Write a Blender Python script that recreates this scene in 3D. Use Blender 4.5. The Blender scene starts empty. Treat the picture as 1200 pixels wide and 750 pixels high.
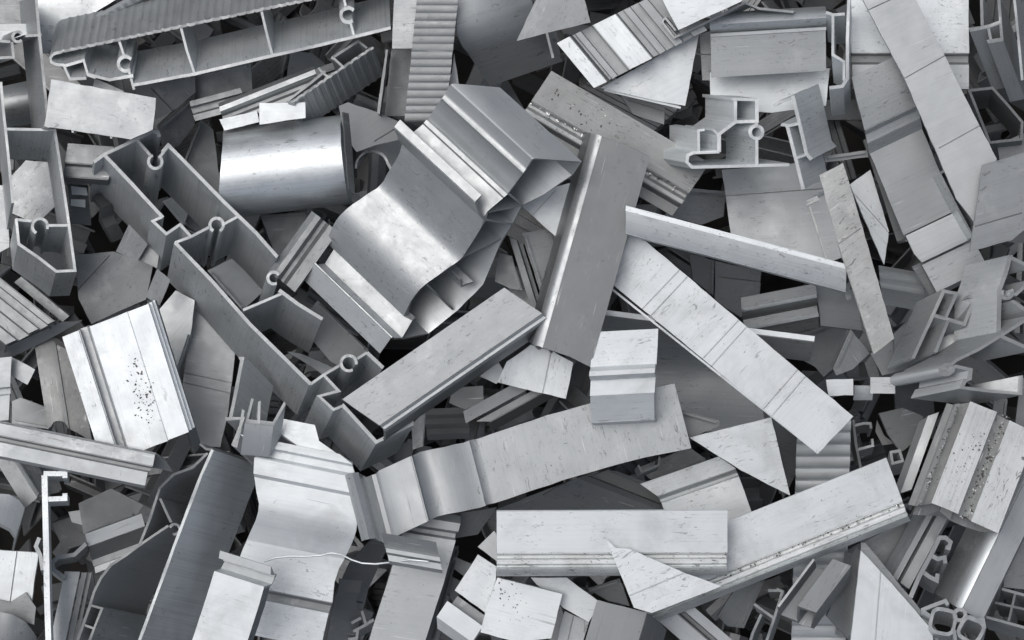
import bpy, math, random
from mathutils import Vector, Matrix
from mathutils.geometry import delaunay_2d_cdt
random.seed(7)
S = bpy.context.scene
C = S.collection
R = math.radians
# ------------------------------------------------------------------ camera
H = 2400.0            # camera height in mm above the pile's zero level; 1 photo pixel = 1 mm there
cam = bpy.data.objects.new('camera', bpy.data.cameras.new('camera')); C.objects.link(cam)
cam.location = (0, 0, H / 1000); cam.rotation_euler = (0, 0, 0)
cam.data.sensor_width = 36; cam.data.lens = 36 * H / 1200.0
cam.data.clip_start = 0.05; cam.data.clip_end = 200
S.camera = cam
# ------------------------------------------------------------------ sky and sun (thin overcast, light from the top of the photo)
EL, AZ = R(62), R(-56)          # azimuth measured from +Y (top of the photo)
w = bpy.data.worlds.new('World'); S.world = w; w.use_nodes = True
nt = w.node_tree; bg = nt.nodes['Background']
sky = nt.nodes.new('ShaderNodeTexSky'); sky.sky_type = 'NISHITA'; sky.sun_disc = False
sky.sun_elevation = EL; sky.sun_rotation = AZ
sky.air_density = 0.7; sky.dust_density = 4.0; sky.ozone_density = 1.0
hs = nt.nodes.new('ShaderNodeHueSaturation'); hs.inputs['Saturation'].default_value = 0.45
nt.links.new(sky.outputs[0], hs.inputs['Color']); nt.links.new(hs.outputs[0], bg.inputs['Color'])
bg.inputs['Strength'].default_value = 0.15
sl = bpy.data.lights.new('sun', 'SUN'); sl.energy = 1.2; sl.angle = R(52); sl.color = (1.0, 0.975, 0.94)
so = bpy.data.objects.new('sun', sl); C.objects.link(so)
d = Vector((math.sin(AZ) * math.cos(EL), math.cos(AZ) * math.cos(EL), math.sin(EL)))
so.rotation_euler = d.to_track_quat('Z', 'Y').to_euler(); so.location = d * 5
S.view_settings.view_transform = 'Standard'; S.view_settings.look = 'None'
S.view_settings.gamma = 1; S.view_settings.exposure = -0.4
# ------------------------------------------------------------------ materials
def metal(name, col, rough, metallic, speck=0.5, streak=0.5, stain=0.3, bump=0.12):
    m = bpy.data.materials.new(name); m.use_nodes = True
    t = m.node_tree; N = t.nodes.new; L = t.links.new
    b = t.nodes['Principled BSDF']
    tc = N('ShaderNodeTexCoord'); oi = N('ShaderNodeObjectInfo')
    add = N('ShaderNodeVectorMath'); add.operation = 'ADD'
    sc = N('ShaderNodeVectorMath'); sc.operation = 'SCALE'; sc.inputs[0].default_value = (3.1, 5.7, 2.3)
    L(oi.outputs['Random'], sc.inputs['Scale'])
    L(tc.outputs['Object'], add.inputs[0]); L(sc.outputs[0], add.inputs[1])
    co = add.outputs[0]
    def noise(scale, detail=3, vec=None, rough_=0.55, dist=0.0):
        n = N('ShaderNodeTexNoise'); n.inputs['Scale'].default_value = scale; n.inputs['Detail'].default_value = detail
        n.inputs['Roughness'].default_value = rough_; n.inputs['Distortion'].default_value = dist
        L(vec or co, n.inputs['Vector']); return n.outputs['Fac']
    def ramp(f, a, b_, inv=False):
        r = N('ShaderNodeMapRange'); r.inputs['From Min'].default_value = a; r.inputs['From Max'].default_value = b_
        if inv: r.inputs['To Min'].default_value = 1; r.inputs['To Max'].default_value = 0
        L(f, r.inputs['Value']); return r.outputs['Result']
    def mul(a, c):
        r = N('ShaderNodeMath'); r.operation = 'MULTIPLY'
        L(a, r.inputs[0])
        if isinstance(c, (int, float)): r.inputs[1].default_value = c
        else: L(c, r.inputs[1])
        return r.outputs[0]
    def mix(col_a, f, col_b):
        r = N('ShaderNodeMix'); r.data_type = 'RGBA'
        L(f, r.inputs['Factor'])
        if isinstance(col_a, tuple): r.inputs['A'].default_value = col_a
        else: L(col_a, r.inputs['A'])
        r.inputs['B'].default_value = col_b
        return r.outputs['Result']
    # object colour = the tone of that offcut
    base = N('ShaderNodeMix'); base.data_type = 'RGBA'; base.blend_type = 'MULTIPLY'; base.inputs['Factor'].default_value = 1
    base.inputs['A'].default_value = (*col, 1); L(oi.outputs['Color'], base.inputs['B'])
    # faint streaks along the extrusion direction (local X)
    mp = N('ShaderNodeMapping'); mp.inputs['Scale'].default_value = (6, 420, 420); L(co, mp.inputs['Vector'])
    stk = noise(1, 2, mp.outputs[0])
    c1 = mix(base.outputs['Result'], mul(ramp(stk, 0.45, 0.8), 0.32 * streak), (0.25, 0.26, 0.27, 1))
    rnd = N('ShaderNodeMath'); rnd.operation = 'MULTIPLY_ADD'; L(oi.outputs['Random'], rnd.inputs[0]); rnd.inputs[1].default_value = -0.24; rnd.inputs[2].default_value = 0.085
    def shift(f):
        a_ = N('ShaderNodeMath'); a_.operation = 'ADD'; L(f, a_.inputs[0]); L(rnd.outputs[0], a_.inputs[1]); return a_.outputs[0]
    # broad stains and cloudy oxide
    c2 = mix(c1, mul(ramp(noise(16, 6, None, 0.65, 0.6), 0.48, 0.68), 0.42 * stain), (0.30, 0.30, 0.29, 1))
    c2b = mix(c2, mul(mul(ramp(noise(42, 5, None, 0.7), 0.52, 0.66), ramp(shift(noise(9, 1)), 0.5, 0.6)), 0.6 * stain), (0.9, 0.91, 0.92, 1))
    # short dark scratches / smudges
    wv = N('ShaderNodeMapping'); wv.inputs['Scale'].default_value = (80, 240, 240); wv.inputs['Rotation'].default_value = (0.4, 0.3, 0.6); L(co, wv.inputs['Vector'])
    sm = ramp(noise(1, 3, wv.outputs[0], 0.6, 1.2), 0.60, 0.68)
    c3 = mix(c2b, mul(mul(sm, ramp(shift(noise(17, 2)), 0.42, 0.56)), 0.55 * speck), (0.12, 0.12, 0.12, 1))
    # long hairline scratches, dark and bright
    s1 = N('ShaderNodeMapping'); s1.inputs['Scale'].default_value = (14, 520, 520); s1.inputs['Rotation'].default_value = (0, 0, 0.7); L(co, s1.inputs['Vector'])
    s2 = N('ShaderNodeMapping'); s2.inputs['Scale'].default_value = (18, 600, 600); s2.inputs['Rotation'].default_value = (0, 0, -1.15); L(co, s2.inputs['Vector'])
    h1 = mul(mul(ramp(noise(1, 1, s1.outputs[0], .5, .8), 0.70, 0.75), ramp(noise(24, 2), 0.48, 0.6)), 0.45 * speck)
    h2 = mul(mul(ramp(noise(1, 1, s2.outputs[0], .5, .8), 0.70, 0.75), ramp(noise(19, 2), 0.5, 0.6)), 0.4 * speck)
    c3 = mix(c3, h1, (0.16, 0.16, 0.16, 1)); c3 = mix(c3, h2, (0.95, 0.96, 0.98, 1))
    # fine dark specks in clusters
    sp = ramp(noise(460, 3, None, 0.6, 1.2), 0.66, 0.71)
    sp2 = ramp(noise(170, 4, None, 0.65, 2.0), 0.665, 0.71)
    mx = N('ShaderNodeMath'); mx.operation = 'MAXIMUM'; L(mul(sp, ramp(shift(noise(15, 3)), 0.45, 0.56)), mx.inputs[0]); L(mul(sp2, ramp(shift(noise(12, 3)), 0.47, 0.56)), mx.inputs[1])
    c4 = mix(c3, mul(mx.outputs[0], min(1, 0.85 * speck)), (0.07, 0.07, 0.07, 1))
    L(c4, b.inputs['Base Color'])
    b.inputs['Metallic'].default_value = metallic
    rr = N('ShaderNodeMapRange'); rr.inputs['To Min'].default_value = rough - 0.09; rr.inputs['To Max'].default_value = rough + 0.12
    rr.inputs['From Min'].default_value = 0.3; rr.inputs['From Max'].default_value = 0.7
    L(noise(40, 5, None, 0.7), rr.inputs['Value']); L(rr.outputs[0], b.inputs['Roughness'])
    # bump: streaks, small dents, grain
    hsum = N('ShaderNodeMath'); hsum.operation = 'MULTIPLY_ADD'; L(stk, hsum.inputs[0]); hsum.inputs[1].default_value = 0.35
    L(noise(220, 3), hsum.inputs[2])
    bu = N('ShaderNodeBump'); bu.inputs['Strength'].default_value = bump; bu.inputs['Distance'].default_value = 0.0006
    L(hsum.outputs[0], bu.inputs['Height'])
    bu2 = N('ShaderNodeBump'); bu2.inputs['Strength'].default_value = 0.35; bu2.inputs['Distance'].default_value = 0.0035
    L(noise(13, 2), bu2.inputs['Height']); L(bu2.outputs[0], bu.inputs['Normal'])
    L(bu.outputs[0], b.inputs['Normal'])
    return m
M = {
 'white': metal('etched_white_aluminium', (1.0, 1.0, 1.0), 0.50, 0.5, 1.0, 0.3, 0.7),
 'light': metal('satin_aluminium', (1.0, 1.0, 1.0), 0.46, 0.7, 1.0, 0.45, 0.22),
 'mill':  metal('mill_finish_aluminium', (1.0, 1.0, 1.0), 0.48, 0.68, 1.0, 0.8, 0.22),
 'shiny': metal('bright_drawn_aluminium', (1.0, 1.0, 1.0), 0.45, 0.8, 0.8, 0.7, 0.12),
 'dirty': metal('grimy_aluminium', (1.0, 0.985, 0.965), 0.5, 0.6, 1.6, 0.8, 0.8, 0.3),
}
CUT = metal('saw_cut_edge', (.7, .7, .7), 0.5, 0.6, 0.25, 0.1, 0.2, 0.5)
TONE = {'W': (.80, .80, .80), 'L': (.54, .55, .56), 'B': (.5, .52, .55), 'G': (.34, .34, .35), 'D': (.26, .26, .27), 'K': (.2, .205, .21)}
# ------------------------------------------------------------------ geometry helpers
DEEP = 2.3
def dz(z): return z * DEEP if z < 0 else z      # the lower layers lie well down in the heap
def P(px, py, z):
    """point at height z (mm) seen at photo pixel (px, py)"""
    k = (H - z) / H
    return Vector(((px - 600) * k, (375 - py) * k, z))
def frame(e, c):
    """local frame with X along the extrusion, Z as upright as possible"""
    x = e.normalized(); up = Vector((0, 0, 1))
    if abs(x.z) > 0.85: up = Vector((0, 1, 0))
    y = up.cross(x).normalized(); z = x.cross(y)
    m = Matrix((x, y, z)).transposed().to_4x4(); m.translation = c * 0.001
    return m
def quads(pts, t):
    """mitred quads for a 2-D polyline of width t"""
    h = t / 2; P2 = [Vector(p) for p in pts]
    out = [P2[0]]
    for p in P2[1:]:
        if (p - out[-1]).length > 0.05: out.append(p)
    P2 = [out[0]]
    for p in out[1:]:
        m_ = max(1, int((p - P2[-1]).length / 14)); a_ = P2[-1]
        for j in range(1, m_ + 1): P2.append(a_ + (p - a_) * (j / m_))
    if len(P2) < 2: return []
    closed = (P2[0] - P2[-1]).length < 0.4 and len(P2) > 3
    n = len(P2); d = [(P2[i + 1] - P2[i]).normalized() for i in range(n - 1)]
    nn = [Vector((-a.y, a.x)) for a in d]; off = []
    for i in range(n):
        if i in (0, n - 1):
            if closed: a, b = nn[-1], nn[0]
            else: off.append((nn[0] if i == 0 else nn[-1]) * h); continue
        else: a, b = nn[i - 1], nn[i]
        k = 1 + a.dot(b)
        mvec = (a + b) / max(k, 0.45); off.append(mvec * h)
    return [[P2[i] + off[i], P2[i] - off[i], P2[i + 1] - off[i + 1], P2[i + 1] + off[i + 1]] for i in range(n - 1)]
def union(polys):
    V = []; F = []
    for q in polys:
        a = sum(q[i].x * q[(i + 1) % len(q)].y - q[(i + 1) % len(q)].x * q[i].y for i in range(len(q)))
        if abs(a) < 1e-4: continue
        if a < 0: q = q[::-1]
        F.append(list(range(len(V), len(V) + len(q)))); V += [Vector(p) for p in q]
    r = delaunay_2d_cdt(V, [], F, 0, 1e-3)
    return r[0], [list(f) for f, o in zip(r[2], r[5]) if o], [o for f, o in zip(r[2], r[5]) if o]
def islands(F):
    """connected groups of faces"""
    par = {}
    def find(a):
        while par.setdefault(a, a) != a: par[a] = par[par[a]]; a = par[a]
        return a
    for f in F:
        for i in f[1:]: par[find(i)] = find(f[0])
    g = {}
    for f in F: g.setdefault(find(f[0]), []).append(f)
    return sorted(g.values(), key=len, reverse=True)
def boundary(F):
    cnt = {}
    for f in F:
        for i in range(len(f)):
            a, b = f[i], f[(i + 1) % len(f)]
            cnt[(a, b)] = cnt.get((a, b), 0) + 1
    return [(a, b) for (a, b) in cnt if (b, a) not in cnt]
def finish(name, V, F, mi, mw, mat, tone, parent, ang=38, link=True):
    inv = mw.inverted()
    me = bpy.data.meshes.new(name)
    me.from_pydata([inv @ (v * 0.001) for v in V], [], F)
    me.materials.append(mat); me.materials.append(CUT)
    me.polygons.foreach_set('material_index', mi)
    me.polygons.foreach_set('use_smooth', [True] * len(F))
    me.update(); me.set_sharp_from_angle(angle=R(ang))
    o = bpy.data.objects.new(name, me); C.objects.link(o)
    o.color = (*tone, 1)
    if parent: o.parent = parent
    else: o.matrix_world = mw
    return o
def tagit(o, label, cat, group=None):
    o['label'] = label; o['category'] = cat; o['kind'] = 'thing'
    if group: o['group'] = group
def tn(t):
    if isinstance(t, str): t = TONE[t][1] if t in TONE else float(t)
    elif not isinstance(t, (int, float)): t = t[1]
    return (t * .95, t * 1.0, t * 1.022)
KINDS = [('wire', 'swarf_wire', 'swarf'), ('round_tube', 'round_tube', 'tube'), ('round_bar', 'round_bar', 'bar'), ('triangle', 'triangular_offcut', 'triangular offcut'), ('wedge', 'wedge_offcut', 'wedge'),
 ('shard', 'metal_shard', 'shard'), ('section', 'hollow_section', 'hollow section'), ('hollow', 'hollow_section', 'hollow section'), ('extrusion', 'slotted_extrusion', 'extrusion'), ('casing', 'stepped_casing', 'casing'), ('angle', 'angle_profile', 'angle profile'),
 ('beam', 'box_profile', 'box profile'), ('corrugated', 'corrugated_sheet', 'corrugated sheet'), ('coved', 'coved_profile', 'coved profile'), ('_sill', 'ribbed_profile', 'ribbed profile'), ('bracket', 'metal_bracket', 'bracket'), ('channel', 'channel_profile', 'channel profile'),
 ('rail', 'metal_rail', 'rail'), ('ribbed', 'ribbed_strip_profile', 'ribbed profile'), ('chip', 'metal_chip', 'chip'), ('tab', 'metal_chip', 'chip'), ('block', 'block_offcut', 'block'), ('square', 'square_offcut', 'square offcut'),
 ('bar', 'metal_bar', 'bar'), ('strip', 'metal_strip', 'strip'), ('sliver', 'metal_sliver', 'sliver'), ('fin', 'metal_fin', 'fin'), ('box', 'box_profile', 'box profile'), ('edge', 'edge_profile', 'edge profile'), ('end', 'profile_end', 'profile end'), ('rim', 'rim_profile', 'rim profile'),
 ('flap', 'metal_flap', 'flap'), ('sheet', 'metal_sheet', 'sheet'), ('board', 'metal_board', 'board'), ('panel', 'metal_sheet', 'sheet'), ('plate', 'metal_plate', 'plate')]
def kindname(name):
    for k, n, c in KINDS:
        if k in name: return n, c
    return 'metal_offcut', 'metal offcut'
def prof(name, label, parts, ext, z=0, mat='mill', tone='G', t=2.6, n=None, n1=None, cat='metal offcut', zs=1.0, ang=38, group=None, cut=True):
    """an offcut of an extruded profile: parts = [(part name, strokes[, thickness])], every stroke a polyline of
    (px, py[, z]) along the visible sawn end, ext = (dx, dy, dz) the run of the extrusion"""
    name, cat = kindname(name); z = dz(z)
    if isinstance(parts, list) and parts and not isinstance(parts[0][0], str): parts = [('body', parts)]
    pp = []
    for p in parts:
        st = [[P(q[0], q[1], z + (q[2] if len(q) > 2 else 0) * zs) for q in s] for s in p[1]]
        pp.append((p[0], st, p[2] if len(p) > 2 else t, p[3] if len(p) > 3 else None))
    q = parts[0][1][0][0]; z0 = z + (q[2] if len(q) > 2 else 0) * zs
    E = P(q[0] + ext[0], q[1] + ext[1], z0 + ext[2]) - P(q[0], q[1], z0)
    Ln = E.length; e = E / Ln
    u = Vector((0, 0, 1)).cross(e)
    if u.length < 0.05: u = Vector((0, 1, 0)).cross(e)
    u.normalize(); v = e.cross(u)
    allp = [x for p in pp for s in p[1] for x in s]
    c = sum(allp, Vector()) / len(allp)
    free = n == 'free'; auto_n = n is None
    if n is None or free:
        import numpy as np
        A = np.array([list(x - c) for x in allp]); _, sv, vt = np.linalg.svd(A, full_matrices=False)
        n = e
        if len(sv) > 2 and sv[1] > 0.06 * sv[0]:
            n = Vector(vt[2]); n = n if n.dot(e) > 0 else -n
            if n.dot(e) < 0.3: n = e
    else:
        n = Vector(n).normalized(); n = n if n.dot(e) > 0 else -n
    if not free and auto_n and not n1 and max(abs((x - c).dot(n)) for x in allp) > 3: free = True
    m1 = Vector(n1).normalized() if n1 else n
    c1 = c + E
    mw = frame(E, c)
    segs2 = [(Vector((a_.dot(u), a_.dot(v))), Vector((b_.dot(u), b_.dot(v))), a_.dot(e), b_.dot(e)) for p_ in pp for s_ in p_[1] for a_, b_ in zip(s_, s_[1:])]
    root = None; built = []; rj = random.Random(int(abs(c.x) * 11 + abs(c.y)))
    for k, (pn, st, th, ptone) in enumerate(pp):
        polys = []
        for s in st: polys += quads([(x.dot(u), x.dot(v)) for x in s], th)
        if not polys: continue
        V2, F, _ = union(polys)
        for Fc in islands(F): built.append((k, pn, V2, Fc, ptone))
    if len(built) > 1:
        root = bpy.data.objects.new(name, None); root.empty_display_size = 0.02; C.objects.link(root)
        root.matrix_world = mw; tagit(root, label, cat, group)
    for k, pn, V2, F, ptone in built:
        if pn == 'body' and root: pn = 'wall'
        used = sorted({i for f in F for i in f}); ix = {a: i for i, a in enumerate(used)}
        V2 = [V2[i] for i in used]; F = [[ix[i] for i in f] for f in F]
        g = 0.35 * k        # each part's sawn end sits a hair behind the one before: no coplanar faces
        V = []
        for q2 in V2:
            b = u * q2.x + v * q2.y
            if free:
                best = (1e9, 0)
                for sa, sb, va, vb in segs2:
                    dd = sb - sa; tt = max(0, min(1, (q2 - sa).dot(dd) / max(dd.length_squared, 1e-9))); ds = (sa + dd * tt - q2).length
                    if ds < best[0]: best = (ds, va + (vb - va) * tt)
                s0 = best[1] + g; s1 = best[1] + Ln - g
            else:
                s0 = (c.dot(n) - b.dot(n)) / e.dot(n) + g
                s1 = (c1.dot(m1) - b.dot(m1)) / e.dot(m1) - g
            V.append(b + e * (s0 + rj.uniform(-.4, .4))); V.append(b + e * (s1 + rj.uniform(-.4, .4)))
        faces = [[2 * i for i in reversed(f)] for f in F] + [[2 * i + 1 for i in f] for f in F]
        mi = [1 if cut else 0] * len(faces)
        for a, b in boundary(F): faces.append([2 * a, 2 * b, 2 * b + 1, 2 * a + 1]); mi.append(0)
        pm = mat
        if isinstance(ptone, str) and ':' in ptone: pm, ptone = ptone.split(':'); ptone = float(ptone) if ptone.startswith('.') else (ptone or None)
        o = finish(pn if root else name, V, faces, mi, mw, M[pm], tn(ptone if ptone else tone), root, ang)
        if not root: root = o; tagit(o, label, cat, group)
    return root
def plate(name, label, pts, z=0, tilt=(0, 0), t=3, grooves=(), mat='light', tone='L', gw=1.5, gdir=None, cat='metal offcut', flanges=(), group=None):
    """a flat offcut: outline in photo pixels on a plane of height z and slope tilt (mm per px right / down),
    t thick, with sunk joint lines; flanges = walls hanging under it [((x,y),(x,y),depth)]"""
    name, cat = kindname(name); auto = z < 15 and not grooves and not flanges and mat != 'white'; z = dz(z)
    if mat == 'mill': tilt = (-abs(tilt[0]), -abs(tilt[1]))
    if grooves: t = max(t, 5)
    cx = sum(p[0] for p in pts) / len(pts); cy = sum(p[1] for p in pts) / len(pts)
    zz = lambda x, y: z + tilt[0] * (x - cx) + tilt[1] * (y - cy)
    Q = [P(x, y, zz(x, y)) for x, y in pts]
    c = P(cx, cy, z)
    e1 = P(cx + 10, cy, zz(cx + 10, cy)) - c; e2 = P(cx, cy - 10, zz(cx, cy - 10)) - c
    nrm = e1.cross(e2).normalized()
    gd = gdir or ((grooves[0][1][0] - grooves[0][0][0], grooves[0][1][1] - grooves[0][0][1]) if grooves else (pts[1][0] - pts[0][0], pts[1][1] - pts[0][1]))
    ex = (P(cx + gd[0], cy + gd[1], zz(cx + gd[0], cy + gd[1])) - c); ex = (ex - nrm * ex.dot(nrm)).normalized(); ey = nrm.cross(ex)
    to2 = lambda x: Vector(((x - c).dot(ex), (x - c).dot(ey)))
    poly = []; rg = random.Random(int(abs(cx) * 13 + abs(cy) * 7))
    for i, x in enumerate(Q):       # sawn outline: never perfectly straight
        a_, b_ = to2(x), to2(Q[(i + 1) % len(Q)]); m_ = max(1, int((b_ - a_).length / 9)); nn_ = Vector((a_.y - b_.y, b_.x - a_.x)).normalized()
        for j in range(m_): poly.append(a_ + (b_ - a_) * (j / m_) + nn_ * rg.uniform(-.35, .35))
    gq = []
    for a, b in grooves:
        A = to2(P(a[0], a[1], zz(*a))); B = to2(P(b[0], b[1], zz(*b))); dd = (B - A).normalized()
        gq += quads([tuple(A - dd * 1.5), tuple(B + dd * 1.5)], gw)
    V2, F, O = union([poly] + gq)
    full = [f for f, o in zip(F, O) if 0 in o]
    top = [f for f, o in zip(F, O) if o == [0]] if gq else full
    lift = lambda q, h: c + ex * q.x + ey * q.y + nrm * h
    V = []; faces = []; mi = []
    def layer(Fs, h0, h1, capbot):
        o = len(V)
        for q in V2: V.append(lift(q, h0)); V.append(lift(q, h1))
        for f in Fs:
            faces.append([o + 2 * i for i in f]); mi.append(0)
            if capbot: faces.append([o + 2 * i + 1 for i in reversed(f)]); mi.append(0)
        for a, b in boundary(Fs): faces.append([o + 2 * b, o + 2 * a, o + 2 * a + 1, o + 2 * b + 1]); mi.append(0 if h0 == 0 and gq else 1)
    if gq: layer(top, 0, -3.2, False); layer(full, -3.2, -t, True)
    else: layer(full, 0, -t, True)
    mw = Matrix((ex, ey, nrm)).transposed().to_4x4(); mw.translation = c * 0.001
    if auto:            # small offcuts of profiles keep a raised bead and a leg along their longest side
        T = [to2(x) for x in Q]; A2 = sum(T[i].x * T[(i + 1) % len(T)].y - T[(i + 1) % len(T)].x * T[i].y for i in range(len(T)))
        i = max(range(len(T)), key=lambda i: (T[(i + 1) % len(T)] - T[i]).length); a_, b_ = T[i], T[(i + 1) % len(T)]
        dd = (b_ - a_).normalized(); inn = Vector((-dd.y, dd.x)) * (1 if A2 > 0 else -1); ll = (b_ - a_).length
        if ll > 40:
            root = bpy.data.objects.new(name, None); root.empty_display_size = 0.02; C.objects.link(root)
            root.matrix_world = mw; tagit(root, label, cat, group)
            finish('face', V, faces, mi, mw, M[mat], tn(tone), root, 30)
            def wallp(nm, off, w_, h0, h1, f0, f1):
                q = quads([tuple(a_ + dd * ll * f0 + inn * off), tuple(a_ + dd * ll * f1 + inn * off)], w_)
                V3, F3, _ = union(q); W = []
                for x in V3: W.append(lift(x, h0)); W.append(lift(x, h1))
                ff = [[2 * k for k in f] for f in F3] + [[2 * k + 1 for k in reversed(f)] for f in F3] + [[2 * b2, 2 * a2, 2 * a2 + 1, 2 * b2 + 1] for a2, b2 in boundary(F3)]
                finish(nm, W, ff, [0] * len(ff), mw, M[mat], tn(tone), root, 30)
            wallp('bead', 2.5, 2.6, rg.choice((3, 5, 8)), .05, .05, .93)
            wallp('leg', 4, 2.4, -t - .05, -t - rg.uniform(14, 26), .03, .97)
            return root
    if flanges:
        root = bpy.data.objects.new(name, None); root.empty_display_size = 0.02; C.objects.link(root)
        root.matrix_world = mw; tagit(root, label, cat, group)
        finish('face', V, faces, mi, mw, M[mat], tn(tone), root, 30)
        for a, b, dep in flanges:
            A = to2(P(a[0], a[1], zz(*a))); B = to2(P(b[0], b[1], zz(*b)))
            for q in quads([tuple(A), tuple(B)], 2.4):
                W = [lift(x, -t - 0.1) for x in q] + [lift(x, -t - dep) for x in q]
                ff = [[0, 1, 2, 3], [7, 6, 5, 4], [0, 4, 5, 1], [1, 5, 6, 2], [2, 6, 7, 3], [3, 7, 4, 0]]
                finish('flange', W, ff, [0] * 6, mw, M[mat], tn(tone), root, 30)
        return root
    o = finish(name, V, faces, mi, mw, M[mat], tn(tone), None, 30)
    tagit(o, label, cat, group)
    return o
def arc(cx, cy, r, a0, a1, n=12):
    """polyline arc on the photo plane, degrees, 0 = right, 90 = down"""
    return [(cx + r * math.cos(R(a0 + (a1 - a0) * i / n)), cy + r * math.sin(R(a0 + (a1 - a0) * i / n))) for i in range(n + 1)]
def cs(a, b, fz):
    return [(a[0] + (b[0] - a[0]) * f, a[1] + (b[1] - a[1]) * f, zz) for f, zz in fz]
def ribs(a, b, n, amp, z=0, w=0.3):
    """ribbed wall: shallow rounded ribs in height between two points"""
    o = []
    for i in range(n):
        for f, k in ((0, .1), (.07, .8), (.14, 1), (.8, 1), (.9, .6)):
            ff = (i + f) / n; o.append((a[0] + (b[0] - a[0]) * ff, a[1] + (b[1] - a[1]) * ff, z + amp * k))
    o.append((b[0], b[1], z)); return o
def ribs2(a, b, n, amp, side=(0, 1)):
    """ribs lying in the photo plane (for sawn ends seen face on)"""
    o = []
    for i in range(n):
        for f, k in ((0, 0), (.6, 0), (.7, 1), (.9, 1)):
            ff = (i + f) / n; o.append((a[0] + (b[0] - a[0]) * ff + side[0] * amp * k, a[1] + (b[1] - a[1]) * ff + side[1] * amp * k))
    o.append(b); return o

CR = bpy.data.materials.new('dark_grit'); CR.use_nodes = True
CR.node_tree.nodes['Principled BSDF'].inputs['Base Color'].default_value = (.11, .105, .1, 1); CR.node_tree.nodes['Principled BSDF'].inputs['Roughness'].default_value = .8
SW = metal('bright_filings', (.95, .95, .95), 0.35, 0.9, 0.1, 0.1, 0.1)
def grit(parent, a, b, w, n, za, zb, size=1.3, filings=0.0, spread=.33, seed=1):
    """grit and filings lying along the line a-b of an offcut (photo pixels, width w), heights za to zb"""
    rg = random.Random(seed); V = []; F = []; mi = []
    dx, dy = b[0] - a[0], b[1] - a[1]; L_ = math.hypot(dx, dy)
    for i in range(n):
        f = min(1, max(0, rg.gauss(.5, spread))); g = rg.gauss(0, .3) * w
        x = a[0] + dx * f - dy / L_ * g; y = a[1] + dy * f + dx / L_ * g
        c = P(x, y, za + (zb - za) * f); r = size * .8 * rg.uniform(.25, 1.1) ** 1.5; k = rg.randint(4, 6); o = len(V); rot = rg.uniform(0, 6.28); st = rg.uniform(1, 2.2)
        ph = rg.uniform(0, 6.28)
        for h, q in ((-.4, 1), (.35, .6)):
            for j in range(k):
                an = rot + 6.283 * j / k; rr = r * rg.uniform(.6, 1.2) * q; vx, vy = rr * math.cos(an) * st, rr * math.sin(an)
                V.append(c + Vector((vx * math.cos(ph) - vy * math.sin(ph), vx * math.sin(ph) + vy * math.cos(ph), h)))
        F.append([o + k + j for j in range(k)])
        F += [[o + j, o + (j + 1) % k, o + k + (j + 1) % k, o + k + j] for j in range(k)]
        mi += [1 if rg.random() < filings else 0] * (k + 1)
    mw = parent.matrix_world.copy(); inv = mw.inverted()
    me = bpy.data.meshes.new('grit'); me.from_pydata([inv @ (v * .001) for v in V], [], F); me.materials.append(CR); me.materials.append(SW)
    me.polygons.foreach_set('material_index', mi); me.update()
    o = bpy.data.objects.new('grit', me); C.objects.link(o); o.parent = parent; o['kind'] = 'stuff'
    if parent.type == 'MESH': pass
    return o
def rsq(cx, cy, r, rot=0, n=20, p=4):
    """closed rounded square"""
    o = []
    for i in range(n + 1):
        a = 6.28318 * i / n; ca, sa = math.cos(a), math.sin(a); k = r / (abs(ca) ** p + abs(sa) ** p) ** (1 / p)
        o.append((cx + k * math.cos(a + R(rot)), cy + k * math.sin(a + R(rot))))
    o[-1] = o[0]; return o
# ================================================================== the offcuts on top of the heap
# ---- centre: the wavy hollow section
prof('wavy_hollow_section', 'big hollow section with a wavy ridged front, lying across the centre of the pile',
 [('shell', [[(474,370,20),(482,353,43),(487,345,52),(492,339,58),(499,333,62),(507,327,64.5),(515,322,65),(526,314,64),(535,308,63.5),(540,304,66),(544,299,71),(548,292,80),(558,277,103),(570,257,130)]], 2.8),
  ('front_flange', [[(446,414,20),(459,396,34)],[(459,396,34),(461,397,18),(472,397,14),(485,374,18),(474,370,20)]], 2.8),
  ('standing_lip', [[(568,257,128),(564,252,140),(558,237,158)],[(558,237,158),(565,229,160)]], 3.2),
  ('upper_shell', [[(570,257,130),(573,248,130),(591,232.5,130),(592.5,231,138),(595,229,138),(597,227,133),(613,205,154),(614.5,203,161),(617,200.5,160),(619,197,162),(624,189,172),(625.5,187.5,174),(628,187,174),(682,191,160)]], 2.8),
  ('back_wall', [[(682,191,158),(672,206,120),(640,228,96),(613,242,78),(603,262,58),(590,280,40),(568,334,6),(538,364,-12),(503,392,-22),(474,398,8)]], 2.6, '.6'),
  ('inner_web', [[(574,250,126),(612,242,80)],[(571,259,124),(602,264,58)],[(541,304,62),(592,280,40)],[(597,228,130),(614,242,80)],[(500,333,58),(532,364,-8)],[(556,332,22),(543,337,26),(541,328,36)]], 2.4, '.6')],
 (-91,-87,-30), mat='light', tone=.47, zs=.72, z=34, n='free')
prof('round_tube', 'bright round tube offcut with a dark end lip, lying level beside the wavy hollow section',
 [('tube', [[(258 + 4*math.cos(R(a)), 204 - 52*math.cos(R(a)), 62*math.sin(R(a))) for a in range(-30, 331, 12)]], 3)],
 (146,-17,4), z=-10, mat='shiny', tone=.86, n1=(1,.1,0.0), ang=50)
plate('bent_end_strip', 'thin dark strip curling down across the open end of the round tube', [(402,131),(409,133),(413,180),(416,228),(409,222),(405,175)], z=62, tilt=(.9,0), t=2, tone='K', mat='mill')
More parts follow.
